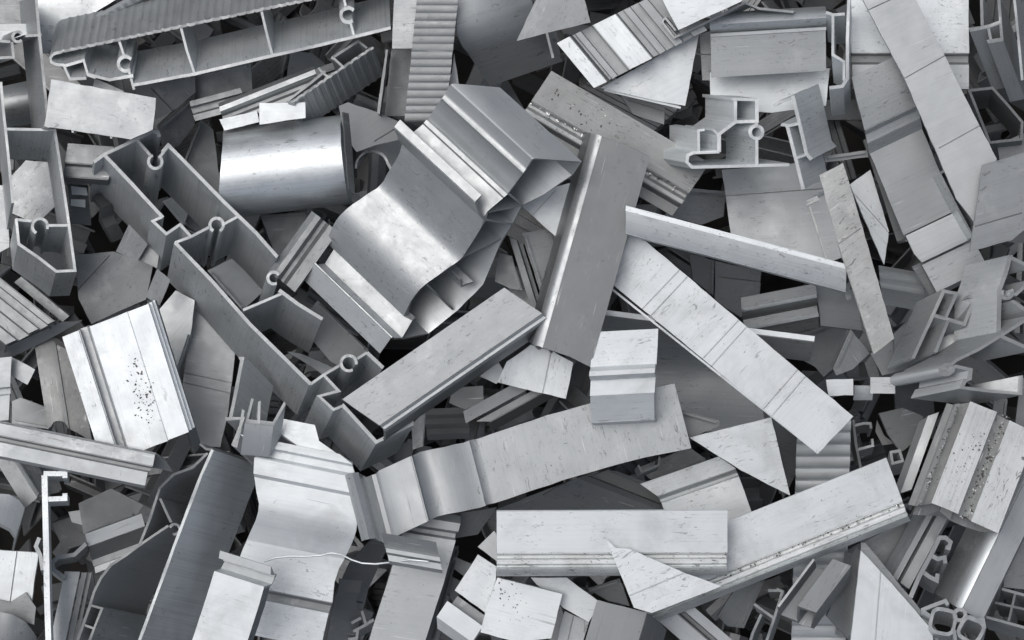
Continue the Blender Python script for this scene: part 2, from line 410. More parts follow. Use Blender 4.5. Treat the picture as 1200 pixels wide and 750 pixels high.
plate('dog_eared_panel', 'dull grey panel with a folded corner between the round tube and the ribbed ladder strip', [(397,124),(408,120),(440,131),(471,144),(466,164),(440,170),(418,178),(404,160)], z=22, tilt=(.1,.1), tone=0.333, mat='mill', grooves=[((440,165),(471,146))])
prof('curled_sheet', 'half round curled sheet peeping out beside the open end of the tube', [[arc(436,196,19,175,345,14)+[(462,205)]]][0],
 (22,-28,-40), z=-5, mat='light', tone=.62, t=2.4)
# ---- the tall flat angle right of centre
prof('tall_rounded_angle', 'tall grey angle with one bright rounded edge, standing upright right of the wavy hollow section',
 [('side_wall', [[(618,398,-30),(621,401,-8),(625,404,10)]]), ('rounded_edge', [[(625,404,10),(627,405,16),(629,405.5,19),(632,406,21.5),(636,408,22)]], 3,'L'), ('face', [[(636,408,22),(668,419,21),(692,431,20)]]),  # rounded edge toned lighter than the walls, a highlight painted into its colour
  ('hooked_lip', [[(624,404,0),(630,411,-4),(636,409,6)],[(640,409,20),(646,415,10)]],2)],
 (68,-243,4), z=62, mat='mill', tone=.27)
prof('boxy_beam', 'smooth light beam with a stepped front edge, lying diagonally below the wavy hollow section',
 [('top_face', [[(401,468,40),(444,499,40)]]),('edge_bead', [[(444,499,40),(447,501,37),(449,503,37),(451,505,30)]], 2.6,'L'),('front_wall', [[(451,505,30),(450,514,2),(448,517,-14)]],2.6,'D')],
 (190,-131,3), z=46, mat='light', tone=0.470)
prof('long_coved_panel', 'long light panel with a coved band and rolled ridges at one end, below centre',
 [('rolled_edge', [[(405,557,0),(408,555,8),(413,554,12),(419,554,9),(424,557,-2)]], 2.6),
  ('ridged_band', [[(424,557,-2),(430,560,-5),(436,556,3),(441,555,3),(445,551,8),(481,534,14)]]),
  ('coved_band', [[(481,534,14),(483,533,3),(492,529,-3),(505,526,-2),(520,523,4),(533,520,12),(543,518,20),(550,515,23)]],2.6),
  ('flat_face', [[(550,515,23),(554,514,21),(560,513,21),(640,486,22),(720,463,23),(790,448,24)]])],
 (20,77,0), z=12, mat='light', tone=0.500)
prof('stepped_block_section', 'short bright block with a bulging ridge across its middle, sitting on the long coved panel',
 [('top_face', [[(697,389,48),(692,431,48)]],3,'W'),('ridge_bead', [[(692,431,48),(691,433,53),(690,436,56),(690,440,56),(690,443,52),(690,445,44),(691,447,44)]],3),('lower_face', [[(691,447,44),(692,464,44)]],3,'W'),('front_wall', [[(692,464,44),(693,467,42),(693,480,34),(693,494,26)],[(693,494,26),(693,497,6)]],3,'W')],
 (77,-4,0), z=34, mat='white', tone=0.75)
# ---- strips on the right of centre
plate('long_scored_strip', 'long white strip crossed by pairs of fine lines, running from under the tall angle',
 [(737,274),(757,283),(1000,488),(958,532),(719,334)], z=56, tilt=(.03,-.04), t=4, grooves=[((797,316),(754,361)),((806,324),(764,369)),((867,374),(824,420)),((876,382),(835,428)),((936,432),(896,478)),((945,440),(905,487))],
 mat='white', tone='W', flanges=[((950,526),(952,523),6),((716,338),(950,524),5)])
prof('thick_edged_bar', 'long grey bar with a bright sawn top edge, reaching right from the tall rounded angle',
 [('edge_strip', [[(734,241,26),(733,247,26)]],3,'.95'),('front_face', [[(733,247,26),(733,258,25),(733,272,20)],[(733,272,20),(733,274,8)]],3)],
 (259,69,-4), z=72, mat='mill', tone=.62)
prof('white_edged_lower_bar', 'grey bar with a white top edge passing underneath the long scored strip',
 [('edge_strip', [[(708,363,16),(707,369,16)]],3,(.95,.95,.95)),('front_face', [[(707,369,16),(706,392,-16)]],3)],
 (247,31,0), z=-6, mat='mill', tone=0.435)
prof('curved_floor_sheet', 'large smooth curved sheet in shadow under the long scored strip', [[[(905,404,-20),(905,430,-34),(904,455,-36),(902,480,-30),(900,510,-14)]]][0],
 (-150,-8,-10), z=-52, mat='mill', tone=0.435)
plate('broad_lined_sheet', 'broad pale sheet with a single fine line near its top, behind the thick edged bar', [(846,199),(965,188),(990,300),(960,312),(905,300),(858,285)], z=-24, tilt=(.05,.1), grooves=[((848,230),(966,221))], mat='light', tone=0.520)
plate('tapered_grey_plate', 'small tapered grey plate left of the broad lined sheet', [(790,219),(850,224),(848,254),(822,263),(780,253)], z=-52, tilt=(-.1,.1), tone=0.432, mat='mill')
plate('leaning_board_wide', 'wider of two dull boards standing in the gap under the thick edged bar', [(838,306),(892,318),(890,348),(868,372),(838,352)], z=-92, tilt=(.1,.1), tone='G', mat='mill', grooves=[((846,325),(890,330))])
plate('leaning_board_narrow', 'narrower of two dull boards standing in the gap under the thick edged bar', [(808,298),(837,305),(836,346),(812,328)], z=-86, tilt=(-.2,0), tone='D', mat='mill')
prof('twin_lipped_rail', 'grey rail with two thin bright lips between the long scored strip and the weathered bar',
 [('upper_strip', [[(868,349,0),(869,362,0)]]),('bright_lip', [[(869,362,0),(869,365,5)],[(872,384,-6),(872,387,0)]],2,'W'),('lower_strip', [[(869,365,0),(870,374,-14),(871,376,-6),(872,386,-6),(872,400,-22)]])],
 (88,-17,0), z=-18, mat='mill', tone='G')
prof('smooth_dished_offcut', 'smooth dark dished offcut between the twin lipped rail and the weathered bar', [[[(956,334,0),(958,350,-6),(960,366,-6),(962,382,0)]]][0], (48,6,-6), z=-22, mat='mill', tone='G')
# ---- lower right rails
prof('speckled_ledge_rail', 'bright speckled rail with two grooves along its lower edge, lying level at lower centre',
 [('face', [[(582,599,40),(582,600,41),(582,648,41)]],3),('grooved_edge', [[(582,648,41),(582,650,34),(582,655,34),(582,657,40),(582,660,40),(582,662,35),(582,665,35),(582,667,40),(582,670,38),(582,674,26)]],2.6,'dirty:W')],
 (270,-1,-3), z=44, mat='white', tone=0.77)
prof('slanting_ledge_rail', 'bright rail with dirty ridged lower edge, slanting up from under the level speckled rail',
 [('face', [[(1039,536,34),(1048,562,34),(1057,587,34)]],3),('ridged_edge', [[(1057,587,34),(1058,589,27),(1060,593,27),(1061,595,35),(1062,598,35),(1063,600,28),(1064,602,28),(1065,604,33),(1067,609,14)]],2.6,'dirty:W')],
 (-303,122,-20), z=26, mat='white', tone=0.73, n1=(-1,.1,0))
plate('pointed_lined_piece', 'pointed white piece with one line near its base, lying over both speckled ledge rails', [(710,631),(722,642),(737,643),(804,672),(846,687),(764,718),(743,712)], z=96, tilt=(.0,.03), t=4, grooves=[((738,698),(810,668))], mat='white', tone='W')
plate('white_triangle_right', 'white triangle with a clean point, below the end of the long scored strip', [(808,513),(904,489),(926,581),(868,551)], z=22, tilt=(.02,-.04), mat='white', tone=0.77, t=3.5)
plate('grey_wedge_tip', 'small dull wedge poking out from behind the right end of the long coved panel', [(797,480),(843,493),(843,499),(808,514)], z=2, tone='D', mat='mill')
prof('stepped_two_level_plate', 'white plate with a grey step along its middle, left of the sharp white triangle',
 [('upper_face', [[(842,535,0),(862,549,0)]],2.6,'W'),('step', [[(862,549,0),(864,553,-10),(866,557,-10)]],2.6),('lower_face', [[(866,557,-10),(867,559,-3),(882,602,-3)]],2.6,'W')],
 (-92,32,-6), z=-14, mat='white', tone='L')
plate('shadowed_back_sheet', 'grey sheet sloping down behind the sharp white triangle', [(897,478),(912,488),(938,520),(934,552),(918,585)], z=-28, tilt=(.3,.1), tone='G', mat='mill')
# ---- the ribbed column
prof('ribbed_column_strip', 'ribbed upright strip seen above and below the slanting ledge rail', [[ribs((934,492),(927,760),19,1.8)]][0], (63,0,0), z=-16, mat='light', tone=.6)
# ---- left: frame profiles seen end on
prof('large_window_frame_section', 'largest end on frame section, a zigzag of hollow chambers with round screw ports',
 [('outer_wall', [[(110,190),(122,181),(158,164),(178,154),(185,155),(187,160)],[(122,181),(155,216),(191,255)],[(190,178),(197,170),(205,178),(262,236),(300,273),(325,301)],[(205,284),(250,331),(293,380),(364,450)],[(327,340),(350,357),(378,374)],[(401,474),(441,518),(483,497),(482,488)],[(430,413),(449,431)]],3.7),
  ('stepped_seal_groove', [[(190,254),(179,259),(195,274),(211,263),(224,277)],[(380,440),(397,458),(374,464),(391,480),(403,475)]],3),
  ('cross_web', [[(205,284),(224,277),(245,266)],[(263,262),(278,254)],[(285,363),(330,344)],[(364,450),(378,440),(398,428)],[(419,420),(430,413)],[(161,164),(176,181)],[(187,184),(197,171)]],3),
  ('screw_port', [arc(182,189,8,-60,250,14)],3.2), ('screw_port', [arc(254,263,8,120,420,14)],3.2), ('screw_port', [arc(409,425,9,60,370,14)],3.2), ('screw_port', [arc(321,325,7,60,330,12)],3.2)],
 (-4,46,-105), z=38, mat='mill', tone=(0.679, 0.687, 0.697))
prof('left_chambered_section', 'tall narrow section with a slanting foot and a screw port, by the left border',
 [('outer_wall', [[(1,96),(4,130),(9,175),(15,238)],[(64,151),(70,190),(79,250),(88,317),(66,318),(44,301),(22,286),(19,256)]],3),
  ('cross_web', [[(6,151),(65,152)],[(19,257),(37,259)],[(57,264),(80,264)]],3),('screw_port', [arc(47,265,9,120,380,14)],3)],
 (-5,36,-90), z=30, mat='mill', tone=(0.679, 0.687, 0.697))
prof('corner_box_section', 'end on box section with a small round port in the top left corner',
 [('long_wall', [[(42,-6),(46,40),(52,100),(57,150)]],3),('cross_web', [[(49,41),(30,42)],[(12,49),(0,48),(-6,48)],[(14,49),(16,67),(-6,68)]],3),('screw_port', [arc(21,43,6,40,330,12)],3)],
 (-18,8,-90), z=62, mat='mill', tone=.5)
prof('dark_triangulated_section', 'large dark section with triangulated webs and a broad flat side, at lower left',
 [('broad_side', [[(249,527),(236,556),(204,640),(163,752)]],3,.85),
  ('outer_wall', [[(234,520),(241,526),(249,527)],[(187,572),(176,606),(163,639),(147,651),(130,662),(118,677),(110,694),(105,710)],[(187,572),(203,556),(225,548),(243,531)],[(105,710),(97,733),(90,752)]],2.6),
  ('inner_web', [[(187,584),(200,612)],[(163,639),(180,627),(197,616)],[(105,709),(119,713),(110,736),(104,752)],[(97,732),(111,737)]],2.6), ('screw_port', [arc(204,620,6,-160,110,12)],2.8)],
 (58,19,-95), z=34, mat='mill', tone=(0.377, 0.387, 0.406))
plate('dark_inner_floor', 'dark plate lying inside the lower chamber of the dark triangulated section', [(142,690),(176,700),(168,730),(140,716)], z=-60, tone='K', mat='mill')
prof('white_hooked_bar', 'thin white sawn edge with a hooked top, standing upright near the bottom left corner',
 [('spine', [[(57,760),(55,700),(54,640),(52,557)]],6.5),('hook', [[(51,555),(76,555),(76,560)],[(54,585),(76,584),(76,578)]],5.5)], (3,2,-50), z=70, mat='white', tone=.88, cut=False)
prof('zigzag_white_edge', 'small white zigzag edge beside the white hooked bar', [[[(76,677),(62,667),(61,659),(68,653),(87,650),(101,637)],[(50,668),(47,650),(42,640),(46,630)]]][0], (2,6,-50), z=18, t=4.5, mat='white', tone='L')
# ---- ribbed sill at top left
prof('ribbed_chambered_sill', 'long chambered sill with a finely ribbed top face, lying across the top left',
 [('ribbed_face', [[(62,64)] + ribs2((66,62),(456,-20),40,-.75)],2.6,(.5,.505,.51)),
  ('rounded_end', [[(62,64),(59,68),(60,73),(66,76),(78,77),(98,71),(103,88),(112,91)]],2.6),
  ('lower_wall', [[(157,100),(228,87),(300,70),(376,53),(458,33)],[(102,87),(128,94),(156,89)],[(75,78),(82,93),(101,92)]],2.8),
  ('web', [[(212,33),(219,60),(228,87)]],2.8),('web', [[(306,12),(312,38),(319,65)]],2.8),('web', [[(402,-6),(405,8)],[(411,29),(415,43)]],2.8),('web', [[(139,48),(145,66)],[(151,85),(157,106)]],2.8),
  ('screw_port', [arc(147,76,8.5,50,320,14)],3.4),('screw_port', [arc(408,19,8.5,50,320,14)],3.4)],
 (8,-38,-62), z=58, mat='mill', tone=(0.716, 0.726, 0.735))
plate('flecked_plate_behind_sill', 'white flecked plate behind the left end of the ribbed chambered sill', [(43,-10),(150,-10),(100,22),(66,48),(56,62),(49,62)], z=-8, tilt=(.05,.05), mat='white', tone='W')
prof('bright_thin_rail', 'thin bright rail running along the top edge above the ribbed sill', [[[(100,26,0),(103,28,3),(106,30,0),(110,32,-8)]]][0], (75,-42,0), z=2, mat='shiny', tone='L')
plate('marbled_plate', 'pale marbled plate with stub feet below its long edge, near the top left', [(60,93),(183,115),(179,152),(153,163),(52,148)], z=82, tilt=(-.02,-.04), t=3, mat='light', tone=.5, flanges=[((84,152),(85,155),16),((129,159),(130,162),16),((66,147),(152,160),4)])
prof('box_channel_under_plate', 'grey box channel hidden under the marbled plate', [('upper_face', [[(80,168,6),(76,190,6)]],2.6,'G'),('step', [[(76,190,6),(75,193,-4),(74,206,-4)]],2.6,'D'),('side', [[(74,206,-4),(74,212,-24)]])], (54,4,0), z=10, mat='mill', tone='D')
plate('small_pale_corner', 'small pale corner showing between the sill and the marbled plate', [(111,92),(146,107),(130,112),(108,106)], z=20, tone='L')
plate('dull_panel_below_sill', 'dull triangular panel with a light scratch hanging below the sill', [(157,101),(229,90),(229,108),(206,128),(183,140),(160,112)], z=-8, tilt=(.1,.2), tone='D', mat='mill', grooves=[((178,104),(202,129))])
plate('dull_square_below_sill', 'dull square panel below the middle of the sill', [(228,88),(294,74),(296,106),(262,112),(229,117)], z=-18, tilt=(0,.2), tone=0.340, mat='mill')
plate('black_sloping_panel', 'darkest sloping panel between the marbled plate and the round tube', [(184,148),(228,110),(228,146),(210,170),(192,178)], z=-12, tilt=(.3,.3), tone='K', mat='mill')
plate('grey_blade_by_tube', 'grey blade shaped plate at the left end of the round tube', [(235,140),(250,152),(256,200),(268,240),(250,236),(212,196)], z=-46, tilt=(.1,.0), tone=0.356, mat='mill')
prof('rolled_edge_rail', 'narrow rail with a bright rolled edge, slanting up under the ribbed sill', [('rolled_edge', [[(256,122,2),(257,126,8),(258,130,8),(259,133,2)]],2.4,'L'),('lower_step', [[(259,133,2),(260,136,-4),(261,141,-4),(262,144,0),(263,148,0)]],2.4)], (112,-44,0), z=10, mat='shiny', tone='G')
prof('stub_channel_left_of_rail', 'short grey channel stub at the left end of the rolled edge rail', [[[(222,119,6),(223,124,6),(224,126,-2),(226,134,-2),(227,136,4),(229,142,4)]]][0], (60,-16,0), z=0, mat='mill', tone='G')
plate('white_chip_left', 'left one of two small white chips above the round tube', [(257,140),(301,130),(304,143),(263,153)], z=14, tone='W', mat='white')
plate('white_chip_right', 'right one of two small white chips above the round tube, with a straight cut top', [(304,121),(358,120),(358,138),(304,146)], z=34, tone='W', mat='white')
plate('grey_facet_under_sill', 'small grey faceted plate in the gap below the sill and above the comb section', [(340,60),(366,62),(382,76),(362,84),(336,92)], z=-40, tone='G', mat='mill', tilt=(.1,-.1))
prof('comb_box_section', 'end on comb like section with two narrow chambers and a ribbed underside, below the sill',
 [('ribbed_wall', [ribs2((341,120),(437,55),12,.9,(.5,.8))],2.6),('chamber_wall', [[(337,118),(360,100),(381,83)],[(390,67),(406,57),(421,47)]],2.6),('cross_wall', [[(373,79),(376,83),(384,90)],[(388,67),(392,69),(403,79)],[(419,47),(430,56)],[(337,118),(345,120)]],2.6)],
 (14,30,-60), z=40, mat='mill', tone=.5)
# ribbed ladder strip
prof('ribbed_ladder_strip', 'upright strip with coarse cross ribs beside a smooth side wall, at top centre left',
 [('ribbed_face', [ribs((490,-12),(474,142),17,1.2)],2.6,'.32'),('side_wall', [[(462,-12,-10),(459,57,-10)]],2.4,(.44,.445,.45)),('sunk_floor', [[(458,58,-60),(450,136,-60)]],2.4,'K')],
 (48,0,0), z=66, mat='mill', tone=0.382)
plate('thin_side_fin', 'thin upright fin along the left of the ribbed ladder strip hollow', [(452,58),(455,58),(445,134),(442,132)], z=50, tone='D', t=30)
plate('slim_light_sliver', 'slim light sliver beside the right edge of the ribbed ladder strip', [(532,62),(538,100),(530,118),(526,112)], z=30, tone='L')
# ---- top centre
prof('soft_cornered_box', 'grey box section with softly rounded corners at the top edge, right of the ladder strip', [[[(535,-20,18),(536,30,20),(538,44,16),(542,54,8),(549,62,-4),(560,78,-24),(574,100,-52)]]][0], (88,-30,0), z=22, mat='mill', tone=.5, ang=60)
plate('upper_grey_triangle', 'grey triangle at the top edge pointing down left, over the soft cornered box', [(605,48),(630,-4),(684,-4),(692,26)], z=78, tilt=(.0,.1), tone=0.380, mat='mill')
prof('thin_fin_top', 'thin fin standing between the upper grey triangle and the corrugated panel', [[[(624,-5,0),(640,36,0),(648,68,0)]]][0], (8,-2,-30), z=20, t=3, mat='light', tone='L')
prof('corrugated_panel', 'corrugated panel of alternating bright and grey bands near the top centre',
 [('bright_band', [[(652,50,10),(667,43,10)]],2.6,'W'),('fold', [[(667,43,10),(670,41.5,0),(674,39.5,0),(675,39,9),(679,37,9),(680,36.5,-4),(694,30,-4),(695,29,9)]],2.4),('bright_band', [[(695,29,9),(720,16,9)]],2.6,'W'),
  ('fold', [[(720,16,9),(722,15,-4),(730,11,-4),(731,10.5,4),(736,8,4),(737,7.5,-6),(748,2,-6),(749,1.5,7),(756,-2,7),(757,-2.5,-2),(770,-9,-2),(771,-9.5,6),(785,-17,6)]],2.4)],
 (44,53,0), z=60, mat='light', tone=0.404)
plate('sharp_white_triangle', 'sharp white triangle below the corrugated panel', [(704,103),(764,70),(820,35),(803,124),(768,118)], z=40, tilt=(.0,-.03), mat='white', tone='W', flanges=[((708,105),(798,126),8)])
plate('corner_white_sheet', 'bright white sheet with a mitred tip at the top edge, over the corrugated panel', [(772,-8),(880,-8),(868,2),(795,35)], z=96, mat='white', tone='W', tilt=(.02,.02))
prof('mitred_box_rim', 'hollow rim of a box section just below the bright white sheet at the top', [[[(779,20),(776,26),(790,44),(832,24),(873,3),(890,10),(930,14)],[(779,20),(792,36)]]][0], (8,4,-40), z=76, t=2.4, mat='light', tone='L')
plate('dull_strip_under_triangle', 'dull strip below the sharp white triangle', [(725,108),(779,124),(778,146),(742,134)], z=-6, tone='G', mat='mill', grooves=[((738,118),(776,130))])
plate('narrow_dull_tab', 'narrow dull tab left of the roll topped panel', [(820,40),(834,36),(834,94),(823,94)], z=24, tone='G', mat='mill', grooves=[((820,64),(834,64))])
prof('roll_topped_panel', 'grey panel with a rolled top rod and bright groove, at the top right of centre',
 [('rod', [[(832,17,-8),(832,18.5,0),(832,21,7),(832,25,12),(832,29,13.5),(832,33,11.5),(832,36.5,6),(832,38.5,-3)]],3,'shiny:.6'),('groove_edge', [[(832,39,-4),(832,41,9),(832,44,10)]],2.6,'L'),('panel', [[(832,44,10),(833,60,8),(833,91,6)]])],
 (135,-8,0), z=58, mat='mill', tone=0.435)
plate('white_sheet_under_roll_panel', 'plain white sheet showing below the roll topped panel', [(832,85),(972,80),(968,124),(905,132),(833,128)], z=30, mat='white', tone='W', tilt=(0,.02))
prof('dirty_broad_rail', 'broad grimy grey rail with a gritty groove, slanting down behind the tall rounded angle',
 [('upper_face', [[(646,83,0),(623,118,0)]],2.6),('groove', [[(623,118,0),(621,121,-7),(618,125,-7),(616,128,2),(614,131,2)]],2.6,'dirty:L'),('lower_face', [[(614,131,2),(611,135,-10),(604,146,-10)]],2.6,'G')],
 (185,108,-6), z=36, mat='dirty', tone=0.382)
prof('clustered_port_section', 'end on section with small square chambers and a round port, upper right of centre',
 [('outer_wall', [[(857,116),(887,117),(887,142),(862,143),(843,157),(843,178)],[(843,178),(812,179),(806,182),(805,190),(811,196),(850,195),(925,193)]],3.4),
  ('web', [[(862,117),(862,143)],[(886,142),(887,147)],[(887,163),(887,193)]],3.2),('small_chamber', [[(826,152),(819,153),(819,178)],[(836,152),(842,158),(842,178)]],2.8),('screw_port', [arc(887,155,7.5,0,360,16)],3.6)],
 (-34,-4,-55), z=76, mat='mill', tone=(0.850, 0.850, 0.850))
prof('h_shaped_section', 'ladder like end on section with a flat grey side, above the weathered bar',
 [('flat_wall', [[(929,112),(937,145),(945,180),(951,187)]],3),('web', [[(922,148),(936,145)],[(934,185),(945,181)],[(906,124),(913,120),(929,115)],[(945,236),(958,231)]],3),('short_wall', [[(915,146),(922,147),(930,178),(941,222)]],3)],
 (28,-13,-40), z=88, mat='mill', tone=(0.767, 0.776, 0.783))
plate('weathered_bar', 'long weathered brownish grey bar with a faint cross band, beside the broad lined sheet', [(960,205),(988,191),(1011,268),(1032,340),(1048,397),(1024,415),(993,318),(983,288)], z=108, tilt=(.12,.0), mat='dirty', tone=0.364, grooves=[((983,286),(1008,268))], gw=1,
 flanges=[((945,240),(960,233),8),((949,242),(968,302),8),((984,288),(1024,412),10)])
plate('small_end_lip', 'small shiny lip at the right end of the thick edged bar', [(987,335),(996,330),(998,350),(992,352)], z=60, tone='G')
plate('pale_shard', 'pale pointed shard with a diagonal line between the weathered bar and the channel strip', [(996,216),(1020,199),(1042,271),(1036,310)], z=-4, mat='white', tone='W', grooves=[((1000,226),(1041,272))], gw=1)
# ---- right
prof('two_step_channel_strip', 'broad grey strip in stepped panels with hollow side chambers, under the long lined strip',
 [('top_panel', [[(998,90,34),(1004,118,34),(1013,152,30)]]),('step', [[(1013,152,30),(1014,157,18),(1016,168,16)],[(1016,168,16),(1018,180,2)]],2.6,'L'),
  ('middle_panel', [[(1018,178,2),(1036,222,2),(1058,276,0)]]),('lower_panel', [[(1060,277,3),(1070,298,5),(1079,308,5)],[(1079,311,-2),(1096,342,-2),(1094,348,-14)]],2.6,'L'),
  ('side_chamber', [[(1010,165,-28),(1030,222,-30),(1050,285,-34),(1060,283,-4)],[(1066,312,-6),(1072,309,-6)],[(1067,313,-8),(1090,350,-12)]],2.6,'D')],
 (63,-30,0), z=26, mat='mill', tone=0.435)
plate('long_lined_strip_right', 'long pale strip crossed by three fine lines, running down from the top edge', [(1006,-10),(1066,-14),(1107,65),(1135,122),(1168,186),(1143,262),(1121,233),(1060,92)], z=96, tilt=(.06,.0), t=4, mat='light', tone=0.476, grooves=[((1017,12),(1043,0)),((1060,92),(1106,66)),((1102,173),(1149,147))])
prof('slot_rim_section', 'narrow end on slot section beside the right edge of the channel strip', [[[(1101,203),(1109,199),(1126,230),(1143,262),(1139,275),(1120,240),(1101,203)]]][0], (-8,7,-45), z=62, t=2.8, mat='light', tone=.62)
prof('bright_folded_sheet', 'bright folded sheet behind the long lined strip at the top edge', [('upper_face', [[(997,-10,0),(997,62,0)]],2.6,'W'),('fold', [[(997,62,0),(997,64,-8),(998,74,-8),(998,76,0)]]),('lower_face', [[(998,76,0),(999,104,0)]],2.6,'L')], (138,0,6), z=34, mat='white', tone='G')
prof('j_edge_section', 'end on white J shaped edge with two slots, beside the roll topped panel',
 [('outer_wall', [[(995,-8),(993,45),(993,92),(987,101),(972,103)]],3.4),('inner_wall', [[(968,14),(976,17),(976,64),(989,72),(989,94)]],3),('web', [[(976,17),(990,16)]],3)], (2,34,-60), z=84, mat='light', tone=(0.834, 0.842, 0.850))
plate('thin_ledge_strip', 'thin level strip at the foot of the J shaped edge', [(966,183),(1016,176),(1018,184),(968,190)], z=10, tone='G', mat='mill')
plate('square_plate_far_right', 'grey plate with one cross line, over the foot of the long three lined strip', [(1152,193),(1210,176),(1210,262),(1186,281),(1137,295)], z=124, tilt=(.02,.03), t=3, mat='mill', tone=0.385, grooves=[((1144,265),(1196,250))])
prof('comb_section_top_right', 'end on section with square cells in the top right corner', [('wall', [[(1150,-8),(1151,30)],[(1170,-8),(1174,46),(1157,49)],[(1136,35),(1158,31),(1172,26)]],3),('web', [[(1158,32),(1161,46)]],3)], (26,70,-70), z=72, mat='mill', tone=.5)
prof('edge_panel_top_right', 'upright panel edge against the right border near the top', [[[(1188,-8),(1193,40),(1198,94)]]][0], (20,10,-50), z=90, mat='mill', tone=.62, t=3)
prof('five_sided_hollow', 'dark five sided hollow section at the right edge, open end up', [[[(1136,106),(1163,103),(1181,123),(1198,143),(1197,163),(1160,167),(1136,106)]]][0], (-4,22,-80), z=44, t=3, mat='mill', tone=.3)
plate('grey_panel_right_gap', 'grey panel showing beneath the five sided hollow at the right edge', [(1168,170),(1210,152),(1210,182),(1172,190)], z=22, tone='D', mat='mill')
prof('star_port_section', 'end on section with radiating struts round a screw port at the right border',
 [('outer_wall', [[(1184,299),(1178,322),(1171,340),(1171,352),(1170,390)]],3.4),('strut', [[(1184,301),(1210,314)]],3),('strut', [[(1190,346),(1210,328)]],3),('strut', [[(1187,352),(1210,368)]],3),('screw_port', [arc(1181,343,6.5,-40,215,12)],3.4)],
 (-50,12,-34), z=92, mat='mill', tone=.46)
prof('four_cell_section', 'end on section with oblong cells and a long fin, left of the star port section',
 [('rim', [[(1070,420),(1093,370),(1106,341),(1121,344),(1108,373)],[(1093,369),(1130,380),(1143,349),(1135,347)],[(1111,376),(1096,413)]],3.4)],
 (-30,14,-34), z=72, mat='mill', tone=.44)
prof('beaded_hollow_section', 'large hollow section with a solid round bead at its tip, at the right border',
 [('upper_wall', [[(1114,428),(1121,422),(1146,410),(1172,394),(1210,370)]],3.2),('bead', [arc(1110,433,3.6,0,360,10)],7.5),('inner_web', [[(1174,394),(1210,410)]],3),('lower_wall', [[(1116,431),(1121,429),(1138,433),(1137,444),(1132,446),(1128,454),(1160,458),(1196,461),(1197,440)]],3.2)],
 (-58,12,-38), z=100, mat='mill', tone=.44)
prof('cells_side_strip', 'dull strip lying behind the star port section and above the section with the bead', [[[(1104,420,0),(1140,400,4),(1176,378,4)]]][0], (-14,-16,-6), z=50, mat='mill', tone='G')
plate('wall_below_beaded_section', 'upright dull panel just below the beaded hollow section', [(1165,466),(1181,468),(1174,520),(1160,518)], z=8, tone='G', mat='mill')
plate('right_edge_blade', 'tall blade against the right border below the beaded hollow section', [(1196,444),(1210,440),(1210,512),(1187,522)], z=50, tone='D', mat='mill')
plate('grey_fin_of_cells', 'grey sloping plate left of the four cell section', [(1047,392),(1098,345),(1080,400),(1062,432),(1050,436)], z=26, tone='G', mat='mill', tilt=(.1,.2))
prof('fluted_rail_right', 'short fluted rail behind the weathered bar on its right side', [[[(1030,312,0),(1030,316,5),(1030,320,0),(1031,326,5),(1031,331,0),(1032,337,5),(1033,342,0),(1034,356,-8)]]][0], (52,9,0), z=-6, mat='light', tone='L')
plate('pointed_grey_tooth', 'pointed grey tooth shaped plate left of the weathered bar foot', [(997,386),(1019,414),(1000,432),(980,440),(976,432)], z=8, tone='G', mat='mill', tilt=(.1,.1))
plate('dull_panel_behind_tooth', 'dull panel in shadow behind the grey tooth', [(905,402),(975,378),(996,386),(976,432),(965,442),(955,430)], z=-66, tone='D', mat='mill')
plate('blunt_end_below_tooth', 'blunt grey end lying right of the grey tooth', [(1020,414),(1048,398),(1050,436),(1034,440)], z=20, tone='D', mat='mill')
plate('white_tab_left', 'small white tab in the dark gap, nearer the end of the long scored strip', [(968,445),(1000,444),(1000,463),(971,464)], z=24, mat='white', tone='W')
plate('white_tab_right', 'small white tab in the dark gap, nearer the section with the round bead', [(1020,442),(1049,442),(1049,461),(1020,461)], z=26, mat='white', tone='W')
prof('white_saddle_piece', 'curved white saddle piece joining the two small white tabs', [[[(1001,452,0),(1001,460,-3),(1000,468,-12)]]][0], (22,0,0), z=12, mat='white', tone='W')
prof('e_shaped_edge', 'end on E shaped edge in the dark gap beside the ribbed column', [('spine', [[(1000,492),(1003,520),(1009,550)]],3,'G'),('arm', [[(1000,499),(1012,496),(1020,496),(1021,502)],[(1004,527),(1023,522),(1022,514)]],3,'L')], (-3,10,-40), z=-22, mat='light', tone=.5)
plate('grimy_lump', 'grimy oil stained plate in the gap above the twin faced extrusion', [(1030,484),(1058,478),(1082,488),(1074,516),(1056,530),(1040,508)], z=-10, mat='dirty', tone=0.269, tilt=(-.2,.2))
plate('grimy_lump_small', 'small grimy plate left of the oil stained plate', [(1028,492),(1036,510),(1048,520),(1034,522),(1026,506)], z=-24, mat='dirty', tone='D')
prof('small_square_hollow', 'tiny square hollow end below the oil stained plate', [[[(1044,530),(1054,528),(1058,540),(1046,543),(1044,530)]]][0], (-4,14,-40), z=-2, t=3, mat='light', tone=.62)
prof('curved_grey_strip', 'grey strip with a curved edge left of the twin faced extrusion', [[[(1046,584,-10),(1056,578,0),(1068,574,2)]]][0], (32,-90,0), z=10, mat='mill', tone=0.452)
